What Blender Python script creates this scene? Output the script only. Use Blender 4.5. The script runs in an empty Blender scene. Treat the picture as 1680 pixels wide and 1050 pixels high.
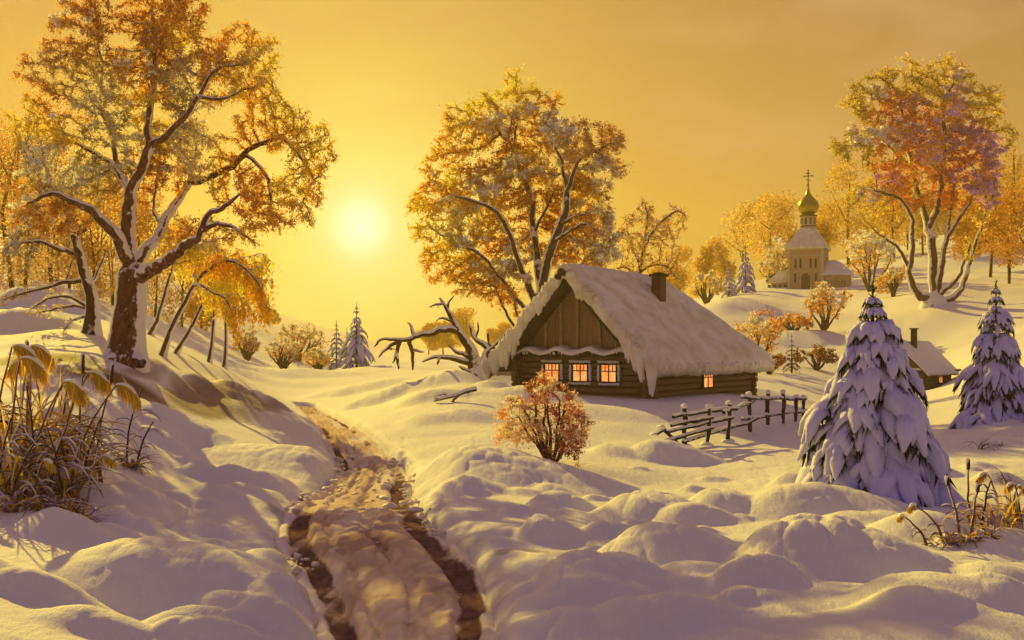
import bpy, math, random
import numpy as np
from mathutils import Vector, noise as mnoise
F = 1801.0          # focal length in pixels of the 1680-wide photograph
HOR = 560.0         # row of the horizon
EYE = 3.0           # eye height above the road
scene = bpy.context.scene
COL = scene.collection

def P(px, py, Y):
    return np.array([(px-840.0)/F*Y, Y, EYE-(py-HOR)/F*Y])

# ------------------------------------------------------------------ noise
def _h(ix, iy, s):
    ix = ix.astype(np.int64).astype(np.uint32); iy = iy.astype(np.int64).astype(np.uint32)
    with np.errstate(over='ignore'):
        n = ix*np.uint32(374761393) + iy*np.uint32(668265263) + np.uint32((s*1442695041) & 0xffffffff)
        n = (n ^ (n >> np.uint32(13)))*np.uint32(1274126177)
        n = (n ^ (n >> np.uint32(16)))*np.uint32(2246822519)
        n = n ^ (n >> np.uint32(15))
    return n.astype(np.float64)/4294967295.0
def vnoise(x, y, s=0):
    x = np.asarray(x, float); y = np.asarray(y, float)
    ix, iy = np.floor(x), np.floor(y)
    fx, fy = x-ix, y-iy
    ux, uy = fx*fx*fx*(fx*(fx*6-15)+10), fy*fy*fy*(fy*(fy*6-15)+10)
    a, b = _h(ix, iy, s), _h(ix+1, iy, s)
    c, d = _h(ix, iy+1, s), _h(ix+1, iy+1, s)
    return (a*(1-ux)+b*ux)*(1-uy)+(c*(1-ux)+d*ux)*uy*1.0 - 0.5
def fbm(x, y, s=0, o=4):
    t, a = 0, 1.0
    for k in range(o):
        t = t+a*vnoise(x*2**k+17.3*k, y*2**k-9.1*k, s+k); a *= .5
    return t
def pillow(x, y, s=0):
    """rounded cells with creases between them: 1 in the middle of a cell, 0 at its rim"""
    ix, iy = np.floor(x), np.floor(y)
    f1 = np.full(np.shape(x), 9.0); f2 = np.full(np.shape(x), 9.0)
    for i in (-1, 0, 1):
        for j in (-1, 0, 1):
            cx = ix+i+.15+.7*_h(ix+i, iy+j, s); cy = iy+j+.15+.7*_h(ix+i, iy+j, s+5)
            d = (x-cx)**2+(y-cy)**2
            f2 = np.where(d < f1, f1, np.minimum(f2, d)); f1 = np.minimum(f1, d)
    e = np.sqrt(f2)-np.sqrt(f1)
    return np.clip(1-(1-np.clip(e/.75, 0, 1))**2, 0, 1)**.6
def smooth(a, b, x):
    t = np.clip((x-a)/(b-a), 0, 1)
    return t*t*(3-2*t)

# ------------------------------------------------------------------ meshes
SOFT = ('snow', 'snow_fringe', 'snow_cap', 'snow_strip', 'icicles', 'frost')   # snow lying on a thing: nobody could count it
class MB:
    def __init__(s): s.v = []; s.f = []; s.c = []; s.n = 0
    def add(s, v, f, c=None):
        v = np.asarray(v, float).reshape(-1, 3)
        s.v.append(v); s.f.append((np.asarray(f, int).reshape(len(f), -1)+s.n)); s.n += len(v)
        if c is not None:
            c = np.asarray(c, float)
            if c.ndim == 1: c = np.tile(c, (len(v), 1))
            s.c.append(c)
    def tube(s, pts, rad, sides=6, c=None, cap=True, squash=1.0):
        pts = np.asarray(pts, float); n = len(pts)
        rad = np.broadcast_to(np.asarray(rad, float), (n,))
        t = np.gradient(pts, axis=0); t /= np.linalg.norm(t, axis=1)[:, None]+1e-9
        ref = np.array([0, 0, 1.]) if abs(t[0][2]) < .8 else np.array([1., 0, 0])
        a = np.cross(t[0], ref); a /= np.linalg.norm(a)+1e-9
        A = np.zeros((n, 3)); 
        for i in range(n):
            a = a-t[i]*np.dot(a, t[i]); a /= np.linalg.norm(a)+1e-9; A[i] = a
        B = np.cross(t, A)
        ang = np.arange(sides)*2*math.pi/sides
        ring = (A[:, None, :]*np.cos(ang)[None, :, None]+B[:, None, :]*np.sin(ang)[None, :, None]*squash)*rad[:, None, None]+pts[:, None, :]
        i = np.arange(n-1)[:, None]*sides; j = np.arange(sides)[None, :]; k = (j+1) % sides
        f = np.stack([i+j, i+k, i+sides+k, i+sides+j], -1).reshape(-1, 4)
        s.add(ring.reshape(-1, 3), f, c)
        if cap and sides > 3:
            for e, o in ((0, 0), (n-1, (n-1)*sides)):
                ctr = pts[e]
                v = np.vstack([ring[e], ctr[None]])
                ff = [[(q if e else (q+1) % sides), ((q+1) % sides if e else q), sides] for q in range(sides)]
                s.add(v, np.array(ff), c)
    def box(s, a, b, c=None, M=None):
        x0, y0, z0 = a; x1, y1, z1 = b
        v = np.array([[x0,y0,z0],[x1,y0,z0],[x1,y1,z0],[x0,y1,z0],[x0,y0,z1],[x1,y0,z1],[x1,y1,z1],[x0,y1,z1]], float)
        if M is not None: v = v@np.asarray(M[0]).T+np.asarray(M[1])
        s.add(v, np.array([[0,3,2,1],[4,5,6,7],[0,1,5,4],[1,2,6,5],[2,3,7,6],[3,0,4,7]]), c)
    def beam(s, p, q, w, h, c=None, up=(0,0,1), jit=0):
        p = np.asarray(p, float); q = np.asarray(q, float); d = q-p; L = np.linalg.norm(d); d /= L
        sd = np.cross(d, up); sd /= np.linalg.norm(sd)+1e-9; u = np.cross(sd, d)
        s.box((-w/2, 0, -h/2), (w/2, L, h/2), c, (np.stack([sd, d, u], 1), p))
    def prism(s, poly, y0, y1, c=None):
        """polygon in xz pushed along y"""
        n = len(poly); v = [[x, y0, z] for x, z in poly]+[[x, y1, z] for x, z in poly]
        s.add(v, np.array([[i, (i+1) % n, n+(i+1) % n, n+i] for i in range(n)]), c)
        cx = np.mean(np.array(poly), axis=0)
        for o, y in ((0, y0), (1, y1)):
            vv = [[x, y, z] for x, z in poly]+[[cx[0], y, cx[1]]]
            s.add(vv, np.array([[(i+1) % n, i, n] if o == 0 else [i, (i+1) % n, n] for i in range(n)]), c)
    def lathe(s, prof, sides=20, ctr=(0, 0), c=None, a0=0.0, a1=2*math.pi):
        prof = np.asarray(prof, float); full = abs(a1-a0-2*math.pi) < 1e-6
        m = sides if full else sides+1
        ang = a0+(a1-a0)*np.arange(m)/sides
        v = np.stack([prof[:, None, 0]*np.cos(ang)+ctr[0], prof[:, None, 0]*np.sin(ang)+ctr[1], np.repeat(prof[:, 1:2], m, 1)], -1).reshape(-1, 3)
        f = []
        for i in range(len(prof)-1):
            for j in range(sides):
                k = (j+1) % m
                f.append([i*m+j, i*m+k, (i+1)*m+k, (i+1)*m+j])
        s.add(v, np.array(f), c)
    def blob(s, ctr, r, seed=0, rough=.25, c=None, sub=1):
        v, f = ICO[sub]
        ph = np.array([seed*1.7, seed*3.1, seed*.7])
        k = 1+rough*(np.sin(v*3.1+ph).sum(1)*.4+np.sin(v[:, ::-1]*5.3+ph*2).sum(1)*.25)
        s.add(v*k[:, None]*np.asarray(r)+np.asarray(ctr), f, c)
    def build(s, name, mat, parent=None, origin=None, sm=False):
        V = np.vstack(s.v)
        if origin is not None: V = V-np.asarray(origin)
        loops = np.concatenate([f.ravel() for f in s.f])
        tot = np.concatenate([np.full(len(f), f.shape[1]) for f in s.f])
        start = np.concatenate([[0], np.cumsum(tot)[:-1]])
        me = bpy.data.meshes.new(name)
        me.vertices.add(len(V)); me.vertices.foreach_set('co', V.ravel())
        me.loops.add(len(loops)); me.loops.foreach_set('vertex_index', loops.astype(np.int32))
        me.polygons.add(len(tot)); me.polygons.foreach_set('loop_start', start.astype(np.int32))
        if s.c:
            C4 = np.ones((len(V), 4)); C4[:, :3] = np.vstack(s.c)
            me.attributes.new('col', 'FLOAT_COLOR', 'POINT').data.foreach_set('color', C4.ravel())
        me.update(calc_edges=True); me.validate()
        me.polygons.foreach_set('use_smooth', np.full(len(me.polygons), sm))
        me.materials.append(mat)
        o = bpy.data.objects.new(name, me); COL.objects.link(o)
        if parent is not None:
            o.parent = parent
            if name in SOFT: o['kind'] = 'stuff'
        return o

def _ico(sub):
    import bmesh
    b = bmesh.new(); bmesh.ops.create_icosphere(b, subdivisions=sub, radius=1)
    b.verts.ensure_lookup_table()
    v = np.array([x.co[:] for x in b.verts]); f = np.array([[x.index for x in q.verts] for q in b.faces]); b.free()
    return v, f
ICO = {k: _ico(k) for k in (1, 2, 3)}

def thing(name, label, cat, loc, rz=0, group=None):
    o = bpy.data.objects.new(name, None); COL.objects.link(o); o.empty_display_size = .2
    o.location = [float(q) for q in loc]; o.rotation_euler = (0, 0, rz)
    return tag(o, label, cat, group)
def tag(o, label=None, cat=None, group=None, kind=None):
    if label: o['label'] = label
    if cat: o['category'] = cat
    if group: o['group'] = group
    if kind: o['kind'] = kind
    return o

# ------------------------------------------------------------------ materials
class NT:
    def __init__(s, name):
        s.m = bpy.data.materials.new(name); s.m.use_nodes = True; s.t = s.m.node_tree
        s.b = s.t.nodes['Principled BSDF']; s.out = s.t.nodes['Material Output']
    def n(s, kind, **kw):
        q = s.t.nodes.new('ShaderNode'+kind)
        for k, v in kw.items():
            if k in q.inputs.keys(): 
                if isinstance(v, bpy.types.NodeSocket): s.t.links.new(v, q.inputs[k])
                else: q.inputs[k].default_value = v
            else: setattr(q, k, v)
        return q
    def l(s, a, b): s.t.links.new(a, b)
    def math(s, op, a, b=None, clamp=False):
        q = s.t.nodes.new('ShaderNodeMath'); q.operation = op; q.use_clamp = clamp
        for i, x in enumerate((a, b)):
            if x is None: continue
            if isinstance(x, (int, float)): q.inputs[i].default_value = x
            else: s.l(x, q.inputs[i])
        return q.outputs[0]
    def mix(s, f, a, b):
        q = s.t.nodes.new('ShaderNodeMix'); q.data_type = 'RGBA'
        for sock, x in ((q.inputs[0], f), (q.inputs[6], a), (q.inputs[7], b)):
            if isinstance(x, bpy.types.NodeSocket): s.l(x, sock)
            elif isinstance(x, (tuple, list)): sock.default_value = (*x, 1) if len(x) == 3 else x
            else: sock.default_value = x
        return q.outputs[2]
    def ramp(s, f, stops):
        q = s.t.nodes.new('ShaderNodeValToRGB'); s.l(f, q.inputs[0])
        e = q.color_ramp.elements
        while len(e) < len(stops): e.new(.5)
        for x, (p, c) in zip(e, stops):
            x.position = p; x.color = (*c, 1) if len(c) == 3 else c
        return q.outputs[0]
    def noise(s, scale, detail=4, vec=None, rough=.55, dist=0):
        q = s.n('TexNoise'); q.inputs['Scale'].default_value = scale; q.inputs['Detail'].default_value = detail
        q.inputs['Roughness'].default_value = rough; q.inputs['Distortion'].default_value = dist
        if vec is not None: s.l(vec, q.inputs['Vector'])
        return q.outputs['Fac']
    def bump(s, h, strength=.5, dist=.02, nrm=None):
        q = s.n('Bump', Strength=strength, Distance=dist); s.l(h, q.inputs['Height'])
        if nrm is not None: s.l(nrm, q.inputs['Normal'])
        s.l(q.outputs[0], s.b.inputs['Normal']); return q.outputs[0]
    def obj(s): return s.n('TexCoord').outputs['Object']
    def col(s, c): 
        if isinstance(c, bpy.types.NodeSocket): s.l(c, s.b.inputs['Base Color'])
        else: s.b.inputs['Base Color'].default_value = (*c, 1)
    def set(s, **kw):
        for k, v in kw.items(): s.b.inputs[k.replace('_', ' ')].default_value = v
        return s

def snow_mat(name, col=(.86, .85, .87), grain=40, lump=6, st=.35):
    m = NT(name); v = m.obj()
    a = m.noise(lump, 5, v); b = m.noise(grain, 3, v, .7)
    m.col(m.mix(a, tuple(c*.94 for c in col), col))
    m.bump(m.math('ADD', m.math('MULTIPLY', a, 3.0), b), st, .02)
    m.set(Roughness=.62, Specular_IOR_Level=.35)
    return m.m
def bark_mat(name, dark, light, snow=(.84, .83, .86), side=.55, top=.35, scale=6, amount=.5, speck=0, zs=1.0):
    """bark with snow sticking to its upper side and, blown on, to its flanks"""
    m = NT(name); v = m.obj()
    g = m.n('NewGeometry').outputs['Normal']
    sp = m.n('SeparateXYZ'); m.l(g, sp.inputs[0])
    mp = m.n('Mapping'); m.l(v, mp.inputs[0]); mp.inputs['Scale'].default_value = (1, 1, zs)
    a = m.noise(scale, 6, mp.outputs[0], .7, .6); b = m.noise(scale*.45, 4, v, .6)
    bark = m.ramp(a, [(.3, dark), (.7, light)])
    up = m.math('MULTIPLY', m.math('SUBTRACT', sp.outputs[2], top), 2.6)
    fl = m.math('MULTIPLY', m.math('SUBTRACT', m.math('ABSOLUTE', sp.outputs[0]), side), 2.2)
    k = m.math('ADD', m.math('MAXIMUM', up, fl), m.math('MULTIPLY', m.math('SUBTRACT', b, 1-amount), 2.2))
    if speck: k = m.math('MAXIMUM', k, m.math('MULTIPLY', m.math('SUBTRACT', m.noise(scale*1.6, 5, mp.outputs[0], .75), 1-speck), 3.0))
    k = m.math('MULTIPLY', k, 5, True)
    m.col(m.mix(k, bark, snow)); m.bump(a, .7, .05); m.set(Roughness=.85, Specular_IOR_Level=.2)
    return m.m
def leaf_mat(name, trans=.5, gain=1.0):
    m = NT(name); t = m.t
    at = m.n('Attribute'); at.attribute_name = 'col'
    d = m.n('BsdfDiffuse'); m.l(at.outputs['Color'], d.inputs[0])
    r = m.n('BsdfTranslucent'); m.l(at.outputs['Color'], r.inputs[0])
    x = m.n('MixShader'); x.inputs[0].default_value = trans
    m.l(d.outputs[0], x.inputs[1]); m.l(r.outputs[0], x.inputs[2]); m.l(x.outputs[0], m.out.inputs['Surface'])
    t.nodes.remove(m.b)
    return m.m
def plain_mat(name, c1, c2, scale=8, rough=.8, st=.5, dist=.02, stretch=None, **kw):
    m = NT(name); v = m.obj()
    if stretch:
        mp = m.n('Mapping'); m.l(v, mp.inputs[0]); mp.inputs['Scale'].default_value = stretch; v = mp.outputs[0]
    a = m.noise(scale, 6, v, .65, .3)
    m.col(m.ramp(a, [(.3, c1), (.72, c2)])); m.bump(a, st, dist); m.set(Roughness=rough, **kw)
    return m.m
# ------------------------------------------------------------------ ground
CTRL = np.array([
 (0,1050,10),(840,1050,10.5),(1680,1050,10),(-700,1050,10),(2380,1050,10),(0,850,16),(250,850,18),(590,850,18.6),(900,850,18.6),
 (1300,850,18.6),(1680,890,16.5),(60,795,19),(600,760,27),(905,775,25.5),(1100,742,30.5),(1300,697,39.5),(1430,818,21),(1630,692,38),
 (480,668,47),(450,645,58),(200,588,32),(150,550,36),(300,592,40),(365,600,45),(450,662,40),(0,565,34),(0,650,26),(100,700,23),
 (300,700,28),(0,500,50),(0,450,85),(250,548,55),(450,606,88),(590,602,88),(465,592,120),(700,602,100),(580,582,200),(600,574,420),
 (790,608,50),(850,628,47),(1065,655,43),(1228,642,52),(700,645,42),(640,650,50),(745,662,38),(1260,612,75),(1300,604,80),
 (1510,624,92),(1400,612,85),(1180,492,140),(1330,472,168),(1430,458,172),(1540,497,118),(1300,550,116),(1640,442,170),(1690,500,112),
 (1690,545,92),(1590,610,78),(1180,478,250),(1400,425,300),(1100,520,160),(1000,548,160),(900,565,200),(-300,560,40),(-600,540,60),(-300,420,120),
 (2000,560,60),(2100,480,110),(2100,380,200),(1000,560,420),(1500,400,420),(200,420,200),(-200,360,420),(2200,350,420),(-700,900,14),(2300,900,16),(320,660,33),
], float)
_ca = (CTRL[:, 0]-840)/F*6.0; _cb = np.log(CTRL[:, 2])*1.6
_cz = EYE-(CTRL[:, 1]-HOR)/F*CTRL[:, 2]
def _tps(r2): return np.where(r2 > 0, r2*np.log(r2+1e-12), 0.0)
_n = len(CTRL)
_K = _tps((_ca[:, None]-_ca[None])**2+(_cb[:, None]-_cb[None])**2)+np.eye(_n)*.02
_Q = np.stack([np.ones(_n), _ca, _cb], 1)
_S = np.linalg.solve(np.block([[_K, _Q], [_Q.T, np.zeros((3, 3))]]), np.concatenate([_cz, np.zeros(3)]))
def base_z(x, y):
    x = np.asarray(x, float); y = np.asarray(y, float); sh = np.broadcast(x, y).shape
    x = np.broadcast_to(x, sh).ravel(); y = np.broadcast_to(y, sh).ravel()
    yy = np.clip(y, 9.0, 430.0)
    a = np.clip(x/yy, -.85, .85)*6.0; b = np.log(yy)*1.6
    z = np.zeros(len(x))
    for i in range(0, len(x), 60000):
        s = slice(i, i+60000)
        z[s] = _tps((a[s, None]-_ca[None])**2+(b[s, None]-_cb[None])**2)@_S[:_n]+_S[_n]+_S[_n+1]*a[s]+_S[_n+2]*b[s]
    z = z*smooth(-5, 9, y)
    return np.clip(z, -1.2, 60).reshape(sh)

# road centre line: pixel, distance, half width (m)
_R = [(500,662,53,.45),(522,676,46,.55),(562,718,34.5,.62),(610,764,27,.78),(580,815,21.8,1.1),(590,866,17.8,1.2),(638,930,14.9,1.06),(666,1000,12.4,.9),(658,1080,10.5,.84),(655,1200,8.4,.9),(640,1500,5.7,.9)]
_Rp = np.array([[(a-840)/F*y, y, w] for a, b, y, w in _R])
def _catmull(p, n=14):
    p = np.vstack([2*p[0]-p[1], p, 2*p[-1]-p[-2]]); out = []
    for i in range(1, len(p)-2):
        for t in np.linspace(0, 1, n, endpoint=False):
            a, b, c, d = p[i-1:i+3]
            out.append(.5*((2*b)+(-a+c)*t+(2*a-5*b+4*c-d)*t*t+(-a+3*b-3*c+d)*t**3))
    out.append(p[-2]); return np.array(out)
ROAD = _catmull(_Rp)
def road_uv(x, y):
    """signed offset from the centre line in half widths, and index along it"""
    sh = np.shape(x); x = np.ravel(x); y = np.ravel(y)
    best = np.full(len(x), 1e9); u = np.full(len(x), 9.0); idx = np.zeros(len(x))
    m = (y < 56) & (y > 4) & (np.abs(x) < 14)
    if m.any():
        X, Y = x[m], y[m]; B = np.full(len(X), 1e9); U = np.full(len(X), 9.0); I = np.zeros(len(X))
        for i in range(len(ROAD)-1):
            p, q = ROAD[i], ROAD[i+1]; d = q[:2]-p[:2]; L2 = d@d
            t = np.clip(((X-p[0])*d[0]+(Y-p[1])*d[1])/L2, 0, 1)
            ex, ey = X-(p[0]+t*d[0]), Y-(p[1]+t*d[1]); D = ex*ex+ey*ey
            w = p[2]+(q[2]-p[2])*t
            sg = np.sign(ex*d[1]-ey*d[0])
            k = D < B
            B[k] = D[k]; U[k] = (np.sqrt(D)*sg/w)[k]; I[k] = (i+t)[k]
        u[m] = U; idx[m] = I
    return u.reshape(sh), idx.reshape(sh)

# snow mounds: pixel of the crest, distance, half width in px, height (m), depth ratio, lump
MOUNDS = [
 (275,960,13.6,175,.50,.8,.5),(370,985,12.8,70,.26,.8,.5),(90,905,15.6,85,.34,.9,.5),(190,905,16.2,70,.2,.8,.4),(470,905,15.6,95,.46,.9,.9),(490,965,13.6,72,.42,.8,.9),(455,1010,12.3,95,.36,.7,.9),
 (330,1030,11.6,90,.28,.7,.9),(180,1030,11.4,120,.2,.7,.5),(470,778,26.2,140,.42,.8,.5),(290,768,27,95,.34,.8,.5),(330,812,22.6,45,.26,.9,.6),(395,812,22.6,50,.36,.9,.7),
 (285,850,19.6,36,.18,.9,.4),(338,852,19.6,36,.2,.9,.4),(350,880,17.8,60,.2,.8,.5),(445,812,22.8,60,.3,.8,.8),(800,800,23.6,160,.62,.9,.5),(735,830,21.4,70,.35,.9,.7),(905,780,25.4,130,.3,.8,.2),(1090,765,29,62,.45,.9,.6),
 (1010,765,29,60,.25,.8,.4),(1060,862,19,80,.40,.9,.9),(1180,850,19.6,75,.44,.9,.6),(1300,855,19.4,120,.5,.8,.4),(1120,880,18.4,70,.3,.8,.4),(890,925,16.2,60,.32,.8,.9),(1000,918,16.4,55,.24,.8,.6),
 (1090,970,14.2,120,.46,.7,.7),(955,1015,12.8,115,.40,.8,.8),(1310,985,13.4,150,.62,.8,.9),(1200,1010,12.6,90,.35,.8,.8),(1390,1000,13.2,120,.45,.9,.7),(1080,1050,11.2,130,.3,.6,.7),
 (1520,915,16.4,95,.34,.8,.5),(1640,930,16.4,100,.25,.8,.3),(1400,890,17.6,90,.2,.7,.5),(800,1015,12.6,78,.34,.8,1.),(850,960,14.4,34,.2,.9,.9),(640,985,13.2,26,.12,.8,.9),(655,1020,12.2,26,.12,.8,.9),
 (545,1045,11.3,55,.2,.8,1.),(735,940,14.8,26,.14,.8,.8),(700,720,34,60,.2,.7,.7),(760,712,34.5,70,.22,.7,.6),(700,668,40,60,.3,.6,.6),(640,652,46,90,.5,.5,.8),(720,632,46,90,.45,.6,.8),(830,655,44,50,.4,.7,.5),
 (870,668,41,70,.35,.7,.5),(420,710,34,120,.25,.6,.4),(380,690,36,90,.3,.6,.5),(580,640,60,90,.4,.5,.6),(450,625,75,120,.4,.5,.6),(1200,520,130,90,1.4,.5,.3),(1310,560,112,60,1.2,.6,.3),
 (1640,700,37,60,.35,.7,.4),(1560,730,31,100,.25,.6,.3),(230,600,33,60,.35,.6,.6),(262,605,33.4,45,.42,.5,.4),(318,626,34.6,45,.5,.5,.4),(378,645,36.6,44,.45,.5,.4),(428,657,38.8,40,.32,.5,.4),(40,510,48,70,.8,.6,.7),(110,505,48,50,.5,.6,.7),(20,560,38,80,.6,.6,.6),(1240,655,52,90,.25,.6,.3),
 (1500,1040,11.5,130,.22,.7,.3),(1620,1000,12.8,110,.2,.7,.3),(60,1010,12,90,.25,.7,.5),(1000,700,38,120,.2,.6,.3),(130,840,18.4,80,.22,.7,.5),(230,830,19,60,.2,.7,.5)]
_rg = np.random.default_rng(23)
for _k in range(130):          # many small overlapping pillows near the camera, more of them beside the track
    _Y = float(np.exp(_rg.uniform(math.log(10.8), math.log(27)))); _py = HOR+EYE/_Y*F*.97
    _px = _rg.uniform(-60, 1740) if _k % 3 else 640+_rg.choice([-1, 1])*_rg.uniform(110, 330)
    _w = _rg.uniform(.22, .62); MOUNDS.append((_px, _py, _Y, _w/_Y*F, _w*_rg.uniform(.28, .48), .85, .9))
def height(x, y, detail=True, road=2):
    x = np.asarray(x, float); y = np.asarray(y, float)
    z = base_z(x, y)
    near = smooth(75, 20, y)*smooth(3, 8, y)
    wx = x+.36*fbm(x*.55, y*.55, 3, 2); wy = y+.36*fbm(x*.55, y*.55, 8, 2)
    m = np.zeros(np.shape(z))
    fine = pillow(wx*1.9, wy*1.5, 21); fine2 = pillow(wx*4.3, wy*3.4, 31)
    soft = fbm(x*.9, y*.8, 51, 2)
    for px, py, Y, hw, h, dr, lump in MOUNDS:
        rx = 1.18*hw/F*Y; h = 1.22*h; ry = max(rx*dr, .25*rx); cx = (px-840)/F*Y
        k = (np.abs(x-cx) < rx*1.8) & (np.abs(y-Y) < ry*1.8+1)
        if not k.any(): continue
        sx = (wx[k]-cx)/rx; sy = (wy[k]-Y)/ry
        sx = np.where(sx < 0, sx*1.12, sx*.74)              # drifts: steep windward flank, long lee
        r2 = sx**2+sy**2
        rr = np.sqrt(r2); hh = .92*h*(.75*smooth(1.12, .12, rr)+.25*np.sqrt(np.clip(1-r2, 0, 1)))
        hh = hh*(1+lump*(.15*(fine[k]-.6)+.045*(fine2[k]-.6)+.16*soft[k]))
        q = np.clip(.5+.5*(hh-m[k])/.06, 0, 1); m[k] = m[k]*(1-q)+hh*q+.06*q*(1-q)
    z = z+m
    if detail:
        z = z+near*(.16*fbm(x*.42, y*.36, 4, 2)+.045*(pillow(wx*.7, wy*.55, 41)-.6)*smooth(-.15, .3, fbm(x*.3, y*.3, 42, 2))+.012*fbm(x*2.2, y*1.2, 43, 3))
        far = smooth(40, 90, y)
        z = z+far*(1.1*fbm(x*.05, y*.05, 14, 4)+.25*fbm(x*.22, y*.16, 24, 3))
    if road:
        u, i = road_uv(x, y); au = np.abs(u)+.22*fbm(x*1.1, y*.8, 64, 3)
        z = z-smooth(2.0, 1.0, au)*.9*np.clip(m, 0, .6)-smooth(1.45, .98, au)*.20
        if road == 2: z = z-smooth(1.16, .96, np.abs(u))*.30
    # keep the yard of the cottage level
    lx, ly = x-4.2, y-48.0
    z = z+(.78-z)*smooth(7.0, 4.2, np.hypot(lx, ly*.9))*.85
    return z
def gz(x, y): return float(height(np.array([x]), np.array([y]))[0])
def G(px, Y):
    x = (px-840)/F*Y; return np.array([x, Y, gz(x, Y)])

def grid_mesh(name, X, Y, Z, mat, attrs=None, wrap=False):
    n, m = X.shape
    V = np.stack([X, Y, Z], -1).reshape(-1, 3)
    i = np.arange(n-1)[:, None]*m; j = np.arange(m if wrap else m-1)[None]; k = (j+1) % m
    f = np.stack([i+j, i+k, i+m+k, i+m+j], -1).reshape(-1, 4)
    b = MB(); b.add(V, f); o = b.build(name, mat, sm=True)
    for nm, a in (attrs or {}).items():
        o.data.attributes.new(nm, 'FLOAT', 'POINT').data.foreach_set('value', np.ravel(a).astype(np.float32))
    return o

def make_ground():
    th = np.concatenate([np.linspace(-180, -40, 40, endpoint=False), np.linspace(-40, -28, 40, endpoint=False), np.linspace(-28, 28, 620, endpoint=False),
                         np.linspace(28, 40, 40, endpoint=False), np.linspace(40, 180, 40, endpoint=False)])*math.pi/180
    r = np.concatenate([[.3, 1, 2, 3.5, 5, 6.5, 8], np.exp(np.linspace(math.log(9), math.log(30), 330, endpoint=False)), np.exp(np.linspace(math.log(30), math.log(100), 170, endpoint=False)), np.exp(np.linspace(math.log(100), math.log(600), 90))])
    R, T = np.meshgrid(r, th, indexing='ij')
    X, Y = R*np.sin(T), R*np.cos(T)
    Z = height(X, Y)
    # brown shade of the bank below the big tree, painted on; mud beside the cart track
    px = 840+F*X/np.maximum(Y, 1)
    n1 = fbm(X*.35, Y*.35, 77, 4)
    soil = np.zeros(X.shape)  # mask of the painted brown shade on the bank
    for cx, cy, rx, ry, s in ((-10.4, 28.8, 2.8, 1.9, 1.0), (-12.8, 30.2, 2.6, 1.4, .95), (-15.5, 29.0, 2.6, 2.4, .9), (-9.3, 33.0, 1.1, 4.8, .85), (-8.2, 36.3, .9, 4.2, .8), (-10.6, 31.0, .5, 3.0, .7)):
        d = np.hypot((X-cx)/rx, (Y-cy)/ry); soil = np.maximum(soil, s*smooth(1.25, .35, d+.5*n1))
    u, i = road_uv(X, Y)
    n2 = fbm(X*1.7, Y*1.7, 55, 4)
    rs = smooth(1.75, .95, np.abs(u)+.6*n2)*smooth(40, 22, Y)*.42
    for cx, cy, rx, ry, s in ((.35, 14.8, .9, .6, .55), (-3.9, 20.6, 1.2, .5, .5)):
        d = np.hypot((X-cx)/rx, (Y-cy)/ry); rs = np.maximum(rs, s*smooth(1.2, .4, d+.7*n2))
    return grid_mesh('ground', X, Y, Z, M['ground'], {'soil': soil, 'mud': rs}, wrap=True)  # 'soil' carries the painted shade of the bank
def make_road():
    n = 900; t = np.linspace(0, len(ROAD)-1.001, n); i = t.astype(int); f = (t-i)[:, None]
    C = ROAD[i]*(1-f)+ROAD[i+1]*f
    d = np.gradient(C[:, :2], axis=0); d /= np.linalg.norm(d, axis=1)[:, None]
    s = np.linspace(-1.28, 1.28, 90)
    w = C[:, 2:3]
    X = C[:, 0:1]+d[:, 1:2]*s[None]*w; Y = C[:, 1:2]-d[:, 0:1]*s[None]*w
    S = np.broadcast_to(s, X.shape)
    wob = .34*fbm(Y*.28, 0*Y, 61, 3)+.10*fbm(Y*1.3, S*.6, 62, 3)
    rut = np.zeros(X.shape)
    for c, wd, a in ((-.80, .20, 1.0), (.78, .18, 1.0), (-.12, .09, .6), (.38, .07, .5)):
        rut = np.maximum(rut, a*smooth(wd*1.25, wd*.45, np.abs(S-c-wob*(.55 if c < 0 else -.45)+.04*fbm(X*3, Y*1.5, 66, 2))))
    qx = X+.3*fbm(X*1.1, Y*1.0, 71, 3); qy = Y+.3*fbm(X*1.1, Y*1.0, 72, 3)
    lump = pillow(qx*2.3, qy*.9, 91); l2 = pillow(qx*5.5, qy*2.0, 92); n1 = fbm(qx*1.1, qy*.42, 93, 4)
    z = height(X, Y, road=1)+.03
    patch = smooth(-.05, .3, n1)
    z = z-.10*rut*(.6+.8*(n1+.5))+.055*(lump-.5)*(1-rut)*patch+.022*(l2-.5)*(1-.7*rut)*smooth(-.3, .2, fbm(X*.9, Y*.5, 97, 2))+.09*n1
    edge = smooth(.90, 1.26, np.abs(S)+.10*fbm(X*1.6, Y*.9, 67, 3)); z = z-edge*.20
    wet = np.clip(rut*1.05*smooth(-.35, .35, fbm(X*.8, Y*.3, 95, 4)+.16)+.55*smooth(.85, 1.15, np.abs(S))*smooth(-.3, .3, n1), 0, 1)
    dirt = np.clip(.42+.8*n1+.25*(1-lump)-.15*(l2-.5), 0, 1)*(1-.75*smooth(.78, 1.08, np.abs(S)+.25*n1))
    return grid_mesh('road', X, Y, z, M['road'], {'wet': wet, 'dirt': dirt})

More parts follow.
